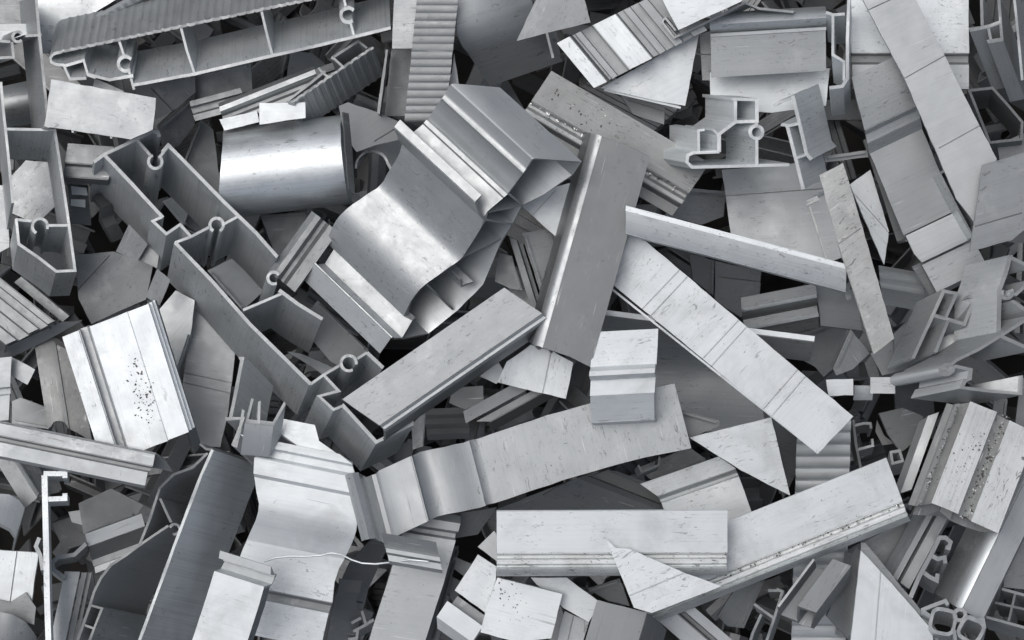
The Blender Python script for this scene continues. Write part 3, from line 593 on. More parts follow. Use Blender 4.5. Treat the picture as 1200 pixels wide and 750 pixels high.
prof('twin_faced_extrusion', 'thick extrusion with two worn bright faces and a grimy channel between them, on the right',
 [('side_channel', [[(1066,598,-6),(1066,592,8),(1073,593,8)],[(1073,593,8),(1075,593,18),(1079,592,18)],[(1079,592,2),(1092,591,2)]],3,'G'),
  ('left_face', [[(1093,590,2),(1093,590,30),(1121,602,30),(1122,603,6)]],3,'W'),('grimy_channel', [[(1122,603,5),(1138,612,5)]],3,(.36,.35,.32)),('right_face', [[(1139,612,6),(1139,612,28),(1168,625,28),(1169,626,-20)]],3,'W'),
  ('under_body', [[(1068,604,-10),(1100,606,-12),(1130,618,-14),(1166,630,-14)],[(1100,600,-6),(1112,610,-6)]],7,(.3,.3,.29))],
 (45,-118,8), z=56, mat='dirty', tone=0.470)
prof('rounded_shoulder_rail', 'long rail with a bright rounded shoulder, running to the lower right corner',
 [('dark_side', [[(1096,694,-46),(1112,706,-30)]],2.6,'D'),('rounded_shoulder', [[(1112,706,-30),(1114,708,-8),(1117,710,2),(1121,712,9),(1127,715,12)]],3,'W'),('face', [[(1127,715,12),(1150,727,12),(1152,728,-16)]])],  # shoulder toned whiter than the face: its highlight is put into the colour
 (84,-172,0), z=14, mat='light', tone=0.484, ang=60)
prof('round_cornered_frame_end', 'end on slotted section with a large rounded square hole in the lower right corner',
 [('rim', [[(1080,715),(1092,710),(1108,704),(1111,709)],[(1080,715),(1090,722)],[(1118,738),(1120,752)]],4),('slot_ring', [rsq(1138,738,13,30)],4),('outer_lip', [[(1132,722),(1144,727),(1152,726),(1154,736)]],4),
  ('square_hole_ring', [rsq(1105,728,14,12)],4),('screw_port', [arc(1125,720,6.5,0,360,14)],4),('strut', [[(1118,718),(1120,724)]],3.4)],
 (-2,16,-50), z=44, mat='light', tone=.62)
prof('three_hook_edge', 'end on white edge with three hooks left of the rounded shoulder rail',
 [('spine', [[(1101,630),(1090,652),(1077,676),(1067,700)]],5,'L'),('hook', [[(1100,630),(1108,630),(1114,635),(1112,642),(1108,641)]],4.6,'L'),('hook', [[(1092,651),(1099,655),(1107,653),(1108,660)]],4.6,'L'),('hook', [[(1083,671),(1090,676),(1098,680),(1099,672)]],4.6,'L')],
 (-6,14,-60), z=30, mat='light', tone=.5)
prof('multi_groove_rail', 'narrow rail with several grooves running down under the twin faced extrusion', [[[(1036,668,0),(1040,671,6),(1044,674,0),(1047,676,6),(1051,679,6),(1053,680,-2),(1056,683,7),(1064,690,7),(1066,692,-8)]]][0], (46,-84,0), z=-4, mat='light', tone=0.404)
plate('grey_fan_panel', 'plain grey panel under the tip of the slanting ledge rail', [(1008,635),(1066,605),(1052,640),(1036,670)], z=-12, tone='G', mat='mill')
plate('two_tone_white_triangle', 'white triangle with one upright joint line at the bottom edge, right', [(1009,645),(1045,684),(1092,738),(1094,758),(996,758)], z=34, t=5, mat='white', tone=0.77, grooves=[((1032,670),(1025,758))], tilt=(.02,.02))
plate('edge_sliver_of_triangle', 'narrow grey sliver along the long side of the two tone white triangle', [(1009,636),(1014,636),(1103,744),(1098,752),(1009,646)], z=28, tone='G', mat='mill')
plate('dark_left_facet', 'grey facet along the left side of the two tone white triangle', [(1004,640),(1009,648),(997,752),(969,722)], z=4, tone='G', mat='mill', tilt=(.5,.1))
prof('dark_u_channel', 'dark channel with a small square chamber, lying over the ribbed column at the bottom',
 [('fin', [[(912,711,18),(914,720,-4)]],2.8),('channel_floor', [[(914,720,-4),(932,730,-4)]],2.8),('small_chamber', [[(934,731,-6),(936,712,16),(955,718,16),(952,736,-6),(934,731,-6)]],2.8)], (42,-56,-8), z=34, mat='mill', tone='G')
prof('crossed_strut_end', 'end on section of thin crossing struts left of the dark channel', [[[(910,690),(917,693),(908,722),(898,752)],[(884,708),(895,716),(908,725)],[(892,720),(882,742),(878,756)],[(900,692),(914,692)]]][0], (3,8,-60), z=20, t=3, mat='light', tone=.5)
plate('grey_slab_under_rail', 'grey slab leaning in the gap below the slanting ledge rail', [(841,722),(862,690),(896,680),(872,736),(852,734)], z=-24, tone='G', mat='mill', tilt=(.1,.2))
prof('parallel_groove_rail', 'light rail with a dark groove running off the bottom edge, below the pointed white piece', [('left_band', [[(770,726,0),(794,720,0)]],2.6,'L'),('groove', [[(794,720,0),(796,719,-10),(803,717,-10)]],2.6,'D'),('right_band', [[(803,717,-10),(804,716,2),(812,710,2)]],2.6,'L')], (60,52,0), z=-6, mat='light', tone='G')
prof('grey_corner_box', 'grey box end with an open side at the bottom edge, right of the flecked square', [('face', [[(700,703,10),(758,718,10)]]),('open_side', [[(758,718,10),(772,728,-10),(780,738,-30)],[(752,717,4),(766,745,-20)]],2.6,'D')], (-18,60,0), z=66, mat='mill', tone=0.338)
plate('white_strip_under_ledge', 'white strip slanting out below the level ledge rail', [(622,677),(664,677),(703,706),(690,729),(660,712),(628,684)], z=14, mat='white', tone='W')
plate('white_piece_low', 'white flecked piece at the bottom edge between the flecked square and the grey corner box', [(662,716),(690,729),(681,758),(652,758),(656,735)], z=-2, mat='white', tone='L', grooves=[((672,722),(664,758))])
plate('dull_wedge_under_ledge', 'dull wedge in shadow under the level ledge rail', [(688,690),(726,678),(738,710),(712,704)], z=-22, mat='mill', tone='D')
# ---- bottom centre whites
plate('flecked_square', 'white heavily flecked square at the bottom edge', [(583,677),(659,696),(646,748),(604,752),(563,741),(570,712)], z=30, t=10, mat='white', tone='W', tilt=(.02,.02))
plate('flecked_slab_left', 'white flecked slab leaning against the left of the flecked square', [(560,650),(582,664),(581,680),(569,718),(533,692)], z=16, mat='white', tone='W', t=4)
plate('white_corner_chip', 'small white corner piece at the left end of the level ledge rail', [(579,622),(584,630),(583,658),(560,641)], z=4, mat='white', tone='L')
prof('tilted_white_block', 'white block with a grey step at the bottom edge, left of the flecked square', [('step', [[(537,699,-4),(529,710,-4)]],2.6,'G'),('face', [[(529,710,-4),(524,706,8),(512,722,8),(514,736,-6)]],3,'W')], (42,30,0), z=20, mat='white', tone='W')
prof('dark_open_box_side', 'dark grey panel in shadow below the long coved panel', [[[(541,601,0),(582,594,0)],[(541,601,0),(520,602,-20)]]][0], (-22,32,-8), z=-20, mat='mill', tone='D')
plate('dark_slat_high', 'upper one of two dark slats right of the pale column panel', [(532,652),(556,662),(548,678),(528,664)], z=-34, mat='mill', tone='D')
plate('dark_slat_low', 'lower one of two dark slats right of the pale column panel', [(524,672),(545,684),(532,706),(518,692)], z=-44, mat='mill', tone='K')
prof('bright_lipped_bracket', 'short bracket with bright stepped lips, below the rolled end of the long coved panel', [('upper_face', [[(448,625,16),(450,640,8)]],2.6),('bright_lip', [[(450,640,8),(451,643,14),(452,646,14),(453,649,6)]],2.6,'L'),('bright_lip', [[(453,649,6),(454,651,12),(455,656,12),(456,660,0)]],2.6,'L')], (64,11,0), z=40, mat='light', tone='G')
prof('pale_column_panel', 'pale column like panel running off the bottom edge, under the bright lipped bracket',
 [('face', [[(462,660,0),(448,703,0),(426,766,0)]],2.8),('ridged_head', [[(479,596,-14),(476,604,-6),(473,612,-6),(472,615,-12),(470,621,-12),(469,624,-4),(463,650,0),(462,660,0)]],2.6)], (63,10,0), z=-6, mat='light', tone=0.484)
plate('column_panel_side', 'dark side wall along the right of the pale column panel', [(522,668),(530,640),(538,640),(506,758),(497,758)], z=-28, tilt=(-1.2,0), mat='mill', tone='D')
# ---- lower left white stepped piece
prof('stepped_white_casing', 'large white stepped casing with a hollow cove and broad bands, lower left of centre',
 [('upper_band', [[(398,532,0),(413,543,0),(414,546,-8),(416,556,-8),(416,559,-2)]],2.6),
  ('broad_band', [[(414,559,-2),(413,577,-2),(413,581,-8),(416,600,-8),(419,613,-8),(418,622,-9.5),(415,632,-14),(410,642,-20),(404,655,-24)]],2.8),
  ('lower_band', [[(404,655,-24),(399,665,-25),(393,682,-25),(390,706,-25)]],2.8),
  ('recess', [[(390,706,-25),(389,709,-37),(387,718,-37)]],2.6,'G'),('foot_band', [[(387,718,-37),(386,720,-27),(377,760,-28)]],2.8)],
 (-116,-23,0), z=14, mat='white', tone=0.81, ang=45)
plate('blue_grey_shell_end', 'blue grey open end wall along the right side of the stepped white casing', [(436,632),(452,628),(455,640),(432,690),(418,742),(404,758),(382,758),(392,700),(410,660)], z=-62, tilt=(-.3,.1), mat='mill', tone='D', grooves=[((392,700),(424,706))])
prof('blue_grey_shell_step', 'dark stepped block against the open end of the stepped white casing', [[[(398,678,0),(396,692,0),(392,700,-10),(390,712,-10)]]][0], (26,2,-10), z=-36, mat='mill', tone='D')
def tube(name, label, pts, r, mat='shiny', tone='L', segs=8):
    V = []; F = []; Q = [P(*p) for p in pts]; n = len(Q)
    c = sum(Q, Vector()) / n
    for i, q in enumerate(Q):
        d_ = (Q[min(i + 1, n - 1)] - Q[max(i - 1, 0)]).normalized(); a = d_.cross(Vector((0, 0, 1))).normalized(); b = d_.cross(a)
        for k in range(segs): V.append(q + (a * math.cos(6.28318 * k / segs) + b * math.sin(6.28318 * k / segs)) * r)
    for i in range(n - 1):
        for k in range(segs):
            F.append([i * segs + k, i * segs + (k + 1) % segs, (i + 1) * segs + (k + 1) % segs, (i + 1) * segs + k])
    F.append(list(range(segs))); F.append([(n - 1) * segs + k for k in reversed(range(segs))])
    mw = Matrix.Translation(c * .001)
    o = finish(kindname(name)[0], V, F, [0] * len(F), mw, M[mat], tn(tone), None, 60); tagit(o, label, 'swarf')
    return o
tube('curled_swarf_wire', 'thin bright curl of swarf wire lying across the stepped white casing', [(310,658,20),(322,654,24),(340,652,26),(360,652,26),(376,651,28),(388,648,30),(400,650,30),(412,656,30),(424,660,32),(440,661,36),(458,659,40),(480,656,62),(502,658,62)], 1.2, tone='W')
prof('flanged_white_block', 'white block with a raised flange, at the bottom edge left of the stepped casing',
 [('flange', [[(258,645,16),(257,654,16)],[(262,655,14),(264,656,2)]],4,'L'),('step', [[(264,656,2),(259,667,2)]],3,'L'),('face', [[(259,667,2),(250,670,22),(238,710,22),(224,752,22)]],3)], (60,19,0), z=62, mat='white', tone='W')
plate('block_side_wall', 'side wall with painted shade along the right of the flanged white block', [(309,690),(316,682),(320,672),(310,712),(296,752),(284,752)], z=44, tilt=(-.8,0), mat='mill', tone='D')  # shaded side of the white block: the shade is put into the dark tone
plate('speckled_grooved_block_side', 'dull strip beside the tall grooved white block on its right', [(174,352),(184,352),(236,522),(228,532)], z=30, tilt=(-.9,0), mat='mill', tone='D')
prof('grooved_white_block', 'large white block with a channel along it and black flecks clustered in its middle',
 [('left_band', [[(73,394,34),(92,387,34)]],3),('channel', [[(92,387,34),(93,386,24),(103,382,24),(105,381,34)]],3,'L'),('main_band', [[(105,381,34),(148,366,34),(149,365.5,31),(150,365,34)]],3),('right_band', [[(150,365,34),(172,355,34),(173,354,26),(176,353,26),(177,352,18),(181,350,18)]],3)],
 (48,152,0), z=34, mat='white', tone=0.86)
prof('end_grooved_rail_left', 'pale grooved rail coming in from the left border below the large white block',
 [('upper_band', [[(182,533,18),(179,546,18)]],2.8),('groove', [[(179,546,18),(178,548,7),(175,553,7)]],2.6,'G'),('lower_band', [[(175,553,7),(174,555,15),(171,568,15),(170,571,0)]],2.8),('torn_end', [[(184,532,14),(196,540,4),(204,552,-10)]],2.6,'G')],
 (-196,-40,0), z=66, mat='white', tone=0.545)
prof('dark_round_bar', 'dark brownish round bar with a small hole in its end, beneath the large white block', [('bar', [arc(70,502,9,0,360,16)],7),('side_sheet', [[(80,502),(92,508),(108,518)]],3,'K')], (-16,-100,-8), z=8, mat='dirty', tone=0.281)
prof('striped_sill_left', 'grey striped sill with a dark front edge, at the left border above the round bar',
 [('striped_face', [[(63,377,10),(58,380,10),(57,381,5),(46,386,5),(45,387,12),(36,391,12),(34,392,6),(20,398,6),(18,399,12),(8,404,12)]],2.6),('front_edge', [[(63,377,10),(66,381,-6)],[(8,404,12),(7,414,-14)]],2.6,'D')], (-68,-54,0), z=38, mat='mill', tone=0.348)
plate('sill_under_shadow_strip', 'dark strip under the front edge of the striped sill', [(0,408),(62,380),(96,376),(60,396),(12,420),(0,424)], z=14, tilt=(0,-.5), mat='mill', tone='D')
prof('dark_slim_bar', 'slim dark bar right of the striped sill', [[[(73,377,0),(80,371,0),(81,370,-12)]]][0], (-56,-46,0), z=18, mat='mill', tone='D')
plate('pale_plate_in_left_chamber', 'pale marbled plate seen down inside the left chambered section', [(12,208),(30,188),(57,190),(66,240),(44,262),(14,250)], z=-66, mat='white', tone='L')
plate('pale_strip_far_left', 'pale strip at the left border beside the left chambered section', [(-8,216),(7,218),(10,262),(11,290),(-8,300)], z=-30, mat='white', tone='L')
prof('shadowed_round_piece', 'softly rounded grey piece inside the top left corner section', [[[(-6,104,-12),(-4,112,0),(-2,122,4),(1,134,0),(4,150,-14)]]][0], (56,-12,0), z=-30, mat='light', tone='G', ang=60)
plate('corner_dark_panel', 'dark panel in the very top left corner', [(-10,-10),(40,-10),(42,30),(-10,32)], z=-20, mat='mill', tone='D')
plate('corner_flecked_scrap', 'small flecked white scrap in the top left corner box', [(-8,28),(35,28),(37,44),(-8,50)], z=0, mat='white', tone='L')
plate('twin_white_chip_high', 'upper one of two tiny white chips between the left sections', [(83,218),(101,220),(103,229),(84,228)], z=-22, mat='white', tone='W')
plate('twin_white_chip_low', 'lower one of two tiny white chips between the left sections', [(83,233),(100,234),(100,243),(83,241)], z=-22, mat='white', tone='W')
prof('small_dark_channel', 'small dark channel holding the two tiny white chips', [[[(78,214,8),(79,218,-4),(82,246,-4),(83,262,-8)]]][0], (24,2,0), z=-30, mat='mill', tone='D')
prof('twisted_shard', 'dark twisted shard in the gap left of the window frame section', [[[(108,232,0),(118,244,8),(117,258,2),(122,268,10),(131,284,-4)]]][0], (14,-6,-20), z=-20, t=4, mat='mill', tone='K')
plate('folded_grey_flap', 'small grey flap below the left wall of the window frame section', [(136,295),(151,263),(173,286),(161,306)], z=-6, mat='mill', tone='G', tilt=(.2,.1))
plate('folded_grey_flap_right', 'small grey flap right of the other flap by the window frame section', [(162,304),(174,286),(186,300),(184,314)], z=-12, mat='mill', tone='D')
plate('dull_hinged_plate', 'dull grey plate with a faint seam, above the grooved white block', [(88,299),(133,295),(179,311),(171,351),(147,361),(107,380),(92,350)], z=-26, mat='mill', tone=0.322, tilt=(.05,.1), grooves=[((93,338),(128,300))], gw=1)
plate('small_upright_tab', 'small grey tab beside the top right corner of the grooved white block', [(171,348),(184,315),(200,328),(187,358)], z=6, mat='mill', tone='G', tilt=(.2,0))
plate('pale_blade', 'pale blade shaped strip right of the grooved white block', [(186,364),(206,340),(228,352),(224,390),(208,438),(196,400)], z=-20, mat='light', tone='L', tilt=(.1,0))
plate('double_lined_plate', 'pale plate with two close cross lines, left below the window frame section', [(228,358),(243,368),(276,408),(267,485),(258,524),(232,522),(213,455)], z=-30, mat='light', tone=0.379, grooves=[((216,437),(272,449)),((214,448),(270,461))], tilt=(-.05,.05))
plate('plate_in_frame_chamber', 'pale plate seen down inside the lower chamber of the window frame section', [(243,317),(272,303),(312,338),(284,364)], z=-86, mat='light', tone='L')
plate('chip_in_frame_chamber', 'pale chip seen down inside the upper chamber of the window frame section', [(190,236),(206,228),(222,246),(215,266)], z=-80, mat='light', tone='L')
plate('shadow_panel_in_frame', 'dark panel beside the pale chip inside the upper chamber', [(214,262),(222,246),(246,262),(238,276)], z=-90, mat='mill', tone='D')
plate('panel_below_tube', 'grey panel below the round tube', [(305,252),(362,248),(344,288),(324,302)], z=-40, mat='light', tone='G', tilt=(-.1,0))
prof('dark_grooved_rail', 'dark rail with a round groove, slanting between the round tube and the wavy hollow section', [[[(316,318,0),(321,322,6),(325,325,6),(328,328,-4),(333,331,-4),(336,335,6),(345,341,6),(346,342,-10)]]][0], (50,-70,-6), z=24, mat='mill', tone=0.310)
plate('grey_sheet_under_wave', 'grey sheet under the front flange of the wavy hollow section', [(350,380),(372,352),(432,410),(404,432),(388,424)], z=-28, mat='mill', tone='G', tilt=(.1,.1))
plate('sliver_under_frame', 'light sliver in the gap under the lowest chamber of the window frame section', [(336,412),(352,414),(392,432),(384,444),(366,430)], z=-60, mat='light', tone='L')
prof('gusset_section', 'end on gusset with a sloping grey side below the window frame section', [('wall', [[(280,420),(284,420),(277,456),(270,490)],[(264,491),(285,490),(273,523)]],3,'L'),('foot', [[(285,480),(281,504),(276,524)]],2.4)], (34,34,-40), z=8, mat='mill', tone=.62)
prof('fork_bracket', 'pale fork shaped bracket beside the stepped white casing top', [[[(296,467),(289,494),(320,497),(334,472)],[(304,470),(303,495)]]][0], (-5,36,-22), z=40, t=3, mat='light', tone='L')
# ---- between the boxy beam and the coved panel
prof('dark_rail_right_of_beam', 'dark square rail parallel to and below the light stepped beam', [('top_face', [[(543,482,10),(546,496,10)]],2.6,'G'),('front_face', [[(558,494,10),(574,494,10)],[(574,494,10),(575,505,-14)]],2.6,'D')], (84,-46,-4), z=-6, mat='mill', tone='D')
prof('stacked_slats', 'stack of thin slats in shadow below the light stepped beam', [[[(498,480,0),(498,486,6),(499,491,0),(499,497,6),(500,503,0),(500,509,6),(501,515,0)]]][0], (50,-2,0), z=-40, mat='mill', tone='D')
plate('grey_block_under_beam', 'small grey block under the light stepped beam near its middle', [(531,455),(566,452),(567,470),(545,480),(526,472)], z=-20, mat='mill', tone='D')
plate('upright_strip_under_beam', 'narrow upright strip beside the foot of the window frame section', [(482,498),(500,480),(496,523),(484,527)], z=-12, mat='mill', tone='G')
plate('kinked_white_plate', 'white plate with a ridge line below the foot of the tall rounded angle', [(583,448),(594,424),(622,404),(648,412),(672,425),(663,467),(636,461)], z=22, mat='white', tone='W', grooves=[((647,408),(636,461))], t=3.5)
plate('small_light_flap', 'small light flap left of the kinked white plate', [(562,441),(584,424),(590,434),(582,450)], z=4, mat='light', tone='L')
plate('white_lined_wedge', 'white wedge with a fine line tucked between the wavy section and the tall angle', [(612,242),(646,220),(669,214),(660,262),(654,280)], z=34, mat='white', tone=0.77, grooves=[((650,224),(625,252))], gw=1.2)
plate('grey_plate_left_of_angle', 'grey plate left of the middle of the tall rounded angle', [(611,273),(645,268),(652,300),(634,344)], z=8, mat='light', tone='G', tilt=(-.1,0))
prof('dark_folded_edge', 'dark folded edge strip left of the tall rounded angle', [[[(596,276,0),(604,281,0),(606,282,-16),(612,284,-16)]]][0], (26,84,0), z=10, mat='mill', tone='D')
plate('grey_leaf_below_wave', 'grey leaf shaped plate between the wavy section and the dark folded edge', [(584,296),(600,300),(612,340),(598,338),(580,330)], z=-8, mat='light', tone='G')
plate('grey_tongue_below_wave', 'lighter tongue shaped plate right below the back of the wavy hollow section', [(590,330),(605,312),(628,344),(632,366),(606,352)], z=-24, mat='light', tone=0.396)
# ---- rails below the coved panel
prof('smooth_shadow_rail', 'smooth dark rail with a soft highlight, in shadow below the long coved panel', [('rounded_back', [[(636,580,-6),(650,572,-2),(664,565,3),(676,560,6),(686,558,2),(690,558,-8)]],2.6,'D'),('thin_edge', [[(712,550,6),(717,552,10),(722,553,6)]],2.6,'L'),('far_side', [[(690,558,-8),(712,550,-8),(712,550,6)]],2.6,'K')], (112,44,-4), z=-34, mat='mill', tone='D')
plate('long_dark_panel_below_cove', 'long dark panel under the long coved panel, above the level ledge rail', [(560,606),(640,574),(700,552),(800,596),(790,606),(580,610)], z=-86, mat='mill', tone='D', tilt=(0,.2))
prof('small_corner_frame', 'small dark corner frame peeping out below the right end of the long coved panel', [[[(773,535),(772,545),(752,553),(748,545)]]][0], (-4,6,-30), z=-8, t=2.4, mat='mill', tone='G')
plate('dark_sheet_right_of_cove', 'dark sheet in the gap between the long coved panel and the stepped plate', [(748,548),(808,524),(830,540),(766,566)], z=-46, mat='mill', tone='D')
# ---- lower left small pieces
prof('two_faced_box_left', 'grey box with bright upper face and darker front, right of the white hooked bar', [('upper_face', [[(99,626,10),(104,640,8)]],2.6,'L'),('front_face', [[(104,640,8),(108,656,-10),(110,664,-10)]],2.6,'G'),('foot_strip', [[(109,665,-8),(111,672,-8)]],2.6,'L')], (66,-24,0), z=0, mat='light', tone='G')
prof('upright_white_fins', 'bunch of white fins at the bottom edge right of the white hooked bar', [('broad_fin', [[(58,756,0),(76,756,0)],[(60,756,0),(60,756,-20)]],2.6,'L'),('narrow_fin', [[(78,756,-4),(84,757,-4)],[(86,757,-10),(90,757,-10)]],2.6,'G')], (18,-86,0), z=2, mat='white', tone='L')
plate('white_sheet_beside_fins', 'small white sheet between the fins and the dark triangulated section', [(95,672),(108,670),(112,690),(106,706),(98,694)], z=-18, mat='white', tone='L')
plate('lined_white_plate_left', 'white plate with one upright line at the left border near the bottom', [(-8,644),(45,648),(36,712),(-8,710)], z=-6, mat='white', tone=0.77, grooves=[((20,646),(11,712))], t=6)
prof('domed_grey_end', 'domed grey piece in the bottom left corner', [[[(-12,722,-8),(0,719,0),(14,721,0),(30,729,-8),(42,746,-26)]]][0], (-4,50,0), z=10, mat='light', tone='G', ang=60)
plate('torn_dark_sheet_corner', 'dark torn sheet above the domed piece in the bottom left corner', [(-6,702),(12,706),(30,694),(42,712),(40,732),(16,724),(-6,722)], z=-4, mat='mill', tone='D')
prof('curved_light_block_left', 'light block with a rounded shoulder at the left border', [('upper', [[(-8,580,6),(10,582,10),(22,586,8),(28,597,0)]],2.6,'L'),('lower', [[(28,597,0),(25,612,-16)]],2.6,'G')], (-10,34,-10), z=6, mat='light', tone='L', ang=60)
prof('slanting_dark_bar_left', 'dark bar with a bright edge line slanting below the left grooved rail', [('face', [[(30,596,2),(44,583,2)]],2.6,'G'),('bright_edge', [[(44,583,2),(46,580,8)]],2,'L'),('back', [[(46,580,2),(60,572,-8)]],2.6,'D')], (-36,-58,0), z=-4, mat='mill', tone='D')
plate('grey_board_left_gap', 'grey board in the gap between the round bar and the left border', [(14,470),(24,466),(56,478),(60,504),(14,496)], z=-30, mat='mill', tone=0.333)
plate('white_tile_left', 'small white tile at the left border above the grooved rail', [(13,418),(41,433),(32,451),(13,440)], z=8, mat='white', tone='L')
prof('stacked_bits_left', 'stack of pale stepped bits at the left border', [[[(13,418,6),(13,452,6),(13,454,0),(12,462,0),(12,464,6),(10,492,6)]]][0], (-20,2,0), z=14, mat='white', tone='L')
plate('dark_plate_gap_lower_left', 'dark plate in the deep gap right of the white hooked bar', [(80,600),(110,596),(108,618),(84,612)], z=-90, mat='mill', tone='G')
plate('grey_ramp_lower_left', 'grey ramp below the left grooved rail', [(92,590),(130,572),(168,592),(160,604),(98,626)], z=-44, mat='mill', tone='D')
# ---- right border low
prof('glazed_grid_end', 'dark lattice of small square cells at the right border, near the bottom', [('rim', [[(1174,642),(1162,690),(1152,722)],[(1152,722),(1210,738)],[(1174,690),(1210,700)]],3,'L'),('cell_wall', [[(1190,694),(1182,728)],[(1166,706),(1210,716)]],2.6,'G')], (6,16,-60), z=0, mat='light', tone=.5)
plate('glass_grey_panel_right', 'smooth blue grey panel at the right border above the lattice', [(1182,640),(1210,626),(1210,692),(1176,688)], z=2, mat='light', tone='D')
plate('border_rail_right', 'pale rail along the right border beside the rounded shoulder rail', [(1186,522),(1210,500),(1210,600),(1168,626),(1160,600)], z=-30, mat='light', tone='L', grooves=[((1178,560),(1210,520))])
prof('white_strut_end_low', 'small white forked end deep in the dark gap beside the pale column panel', [[[(424,716),(429,732),(414,740)],[(423,724),(412,730)],[(419,738),(418,748),(408,749)],[(429,732),(438,726)]]][0], (2,8,-40), z=-60, t=3.4, mat='light', tone=.62)

prof('small_stepped_strip', 'narrow white stepped strip above the large stepped casing, beside the fork shaped bracket', [[[(369,498,2),(369,513,2),(370,515,-5),(372,517,-5),(374,518,4),(410,542,4)]]][0], (-46,-9,0), z=6, mat='white', tone='W')
G_ = {o['label']: o for o in bpy.context.scene.objects if 'label' in o}
bpy.context.view_layer.update()
def piece(word):
    k = [o for l, o in G_.items() if word in l]; return k[0]
def gr(word, *a, **k): grit(piece(word), *a, **k)
gr('black flecks', (155,415), (180,500), 24, 95, 70, 70, size=1.5, spread=.26, seed=3)
gr('slanting up from under the level', (1052,592), (850,674), 7, 120, 57, 47, size=1.5, filings=.3, spread=.4, seed=4)
gr('two grooves along its lower edge', (590,648), (850,647), 5, 60, 85, 82, size=1.1, spread=.4, seed=5)
gr('with a gritty groove', (622,122), (790,220), 5, 90, 34, 30, size=1.6, filings=.7, spread=.35, seed=6)
gr('with a gritty groove', (650,110), (740,160), 30, 50, 38, 34, size=1.1, filings=.3, spread=.3, seed=7)
gr('grimy channel between them', (1131,607), (1178,488), 8, 160, 63, 71, size=1.7, filings=.25, spread=.4, seed=8)
gr('grimy channel between them', (1078,592), (1122,478), 5, 70, 76, 84, size=1.4, filings=.25, spread=.4, seed=9)
gr('grimy channel between them', (1110,590), (1150,500), 22, 60, 87.5, 95.5, size=.9, spread=.3, seed=10)
gr('flecked square', (580,690), (640,735), 40, 70, 30, 30, size=1.1, spread=.35, seed=12)
gr('pairs of fine lines', (760,300), (970,500), 30, 40, 56, 56, size=.9, spread=.4, seed=13)
gr('pale grooved rail', (0,520), (160,556), 8, 50, 74, 74, size=1.3, spread=.4, seed=14)

for word, g_ in (('two small white chips', 'small white chips above the round tube'), ('small white tab', 'small white tabs in the dark gap'), ('two tiny white chips', 'tiny white chips in the small channel'),
                 ('two dull boards', 'dull boards under the thick edged bar'), ('two dark slats', 'dark slats beside the pale column panel'), ('grey flap', 'grey flaps below the window frame section')):
    for l_, o_ in G_.items():
        if word in l_: o_['group'] = g_
# ------------------------------------------------------------------ the ground under the heap and the unlit scrap deep inside it
def ground():
    me = bpy.data.meshes.new('ground')
    n = 40; s = 60.0; V = []; F = []
    for j in range(n + 1):
        for i in range(n + 1):
            x = (i / n - .5); y = (j / n - .5); V.append((x * s, y * s, -0.56))
    for j in range(n):
        for i in range(n):
            a = j * (n + 1) + i; F.append((a, a + 1, a + n + 2, a + n + 1))
    me.from_pydata(V, [], F)
    m = bpy.data.materials.new('dark_yard_dirt'); m.use_nodes = True; t = m.node_tree; b = t.nodes['Principled BSDF']
    no = t.nodes.new('ShaderNodeTexNoise'); no.inputs['Scale'].default_value = 8; no.inputs['Detail'].default_value = 8
    tc = t.nodes.new('ShaderNodeTexCoord'); t.links.new(tc.outputs['Object'], no.inputs['Vector'])
    r = t.nodes.new('ShaderNodeValToRGB'); r.color_ramp.elements[0].color = (.02, .02, .018, 1); r.color_ramp.elements[1].color = (.07, .065, .06, 1)
    t.links.new(no.outputs['Fac'], r.inputs[0]); t.links.new(r.outputs[0], b.inputs['Base Color']); b.inputs['Roughness'].default_value = .95
    me.materials.append(m); o = bpy.data.objects.new('ground', me); C.objects.link(o); o['kind'] = 'structure'
ground()
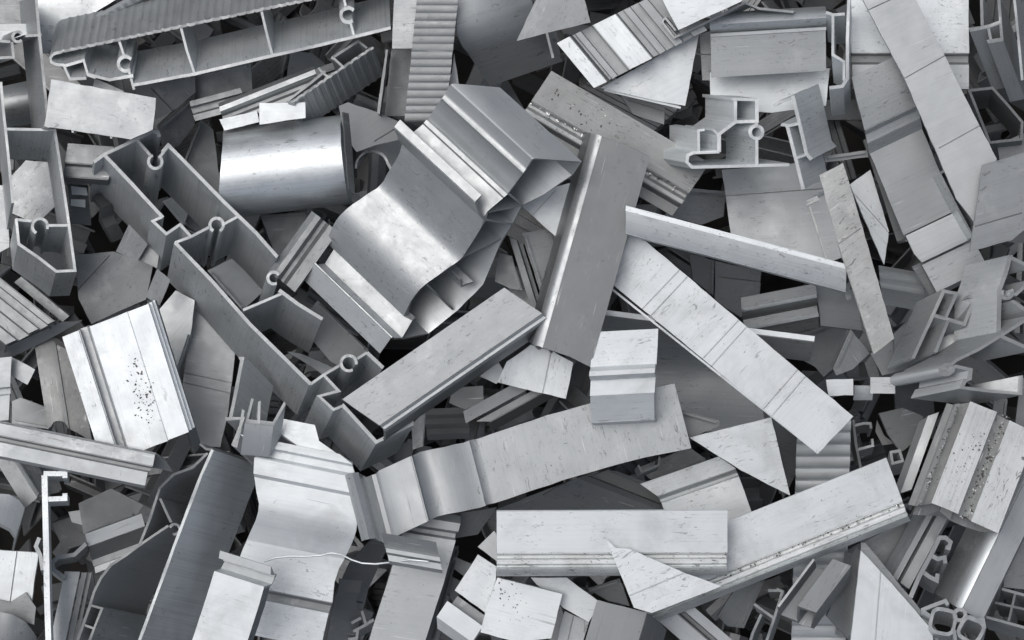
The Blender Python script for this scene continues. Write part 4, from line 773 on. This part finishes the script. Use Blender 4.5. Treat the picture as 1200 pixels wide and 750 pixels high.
def heap():
    rng = random.Random(11); V = []; F = []
    def addprof(pts, th, e, base, mat):
        q4 = [q for q in quads(pts, th)]
        V2, Fc, _ = union(q4); o = len(V)
        for q in V2:
            V.append(mat @ Vector((0, q.x, q.y)) + base); V.append(mat @ Vector((e, q.x, q.y)) + base)
        for f in Fc: F.append([o + 2 * i for i in reversed(f)]); F.append([o + 2 * i + 1 for i in f])
        for a, b in boundary(Fc): F.append([o + 2 * a, o + 2 * b, o + 2 * b + 1, o + 2 * a + 1])
    from mathutils import Euler
    for k in range(2000):
        x = rng.uniform(-1150, 1150); y = rng.uniform(-850, 850)
        far = max(abs(x) / 640, abs(y) / 410)
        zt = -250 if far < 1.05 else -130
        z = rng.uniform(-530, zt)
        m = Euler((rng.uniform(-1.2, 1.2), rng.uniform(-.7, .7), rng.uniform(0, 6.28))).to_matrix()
        wd = rng.uniform(10, 40); h = rng.uniform(8, 30)
        kind = rng.random()
        if kind < .1 or .6 < kind < .68:
            nb = rng.randint(3, 7); pts = []
            for q in range(nb): pts += [(wd * 2 * q / nb - wd, 0), (wd * 2 * (q + .5) / nb - wd, 0), (wd * 2 * (q + .5) / nb - wd, 4), (wd * 2 * (q + 1) / nb - wd, 4)]
        elif kind < .16: pts = [(-wd, 0), (wd, 0)]
        elif kind < .3: pts = [(-wd, 0), (-wd * .3, 0), (-wd * .3, h * .5), (0, h * .5), (0, 0), (wd * .6, 0), (wd * .6, h)]
        elif kind < .55: pts = [(-wd / 2, h), (-wd / 2, 0), (wd / 2, 0), (wd / 2, h)]
        elif kind < .75: pts = [(-wd / 2, 0), (wd / 2, 0), (wd / 2, h), (-wd / 2, h), (-wd / 2, 0)]
        elif kind < .9: pts = [(-wd / 2, h), (-wd / 2, 0), (wd / 2, 0)]
        else: pts = [(0.5 * wd * math.cos(a * .7), .5 * wd * math.sin(a * .7)) for a in range(8)]
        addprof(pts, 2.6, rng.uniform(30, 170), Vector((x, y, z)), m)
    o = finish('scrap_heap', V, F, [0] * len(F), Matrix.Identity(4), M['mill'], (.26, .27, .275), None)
    o['kind'] = 'stuff'; o['label'] = 'dark jumble of buried aluminium scrap in the gaps under the pile'; o['category'] = 'scrap heap'
heap()
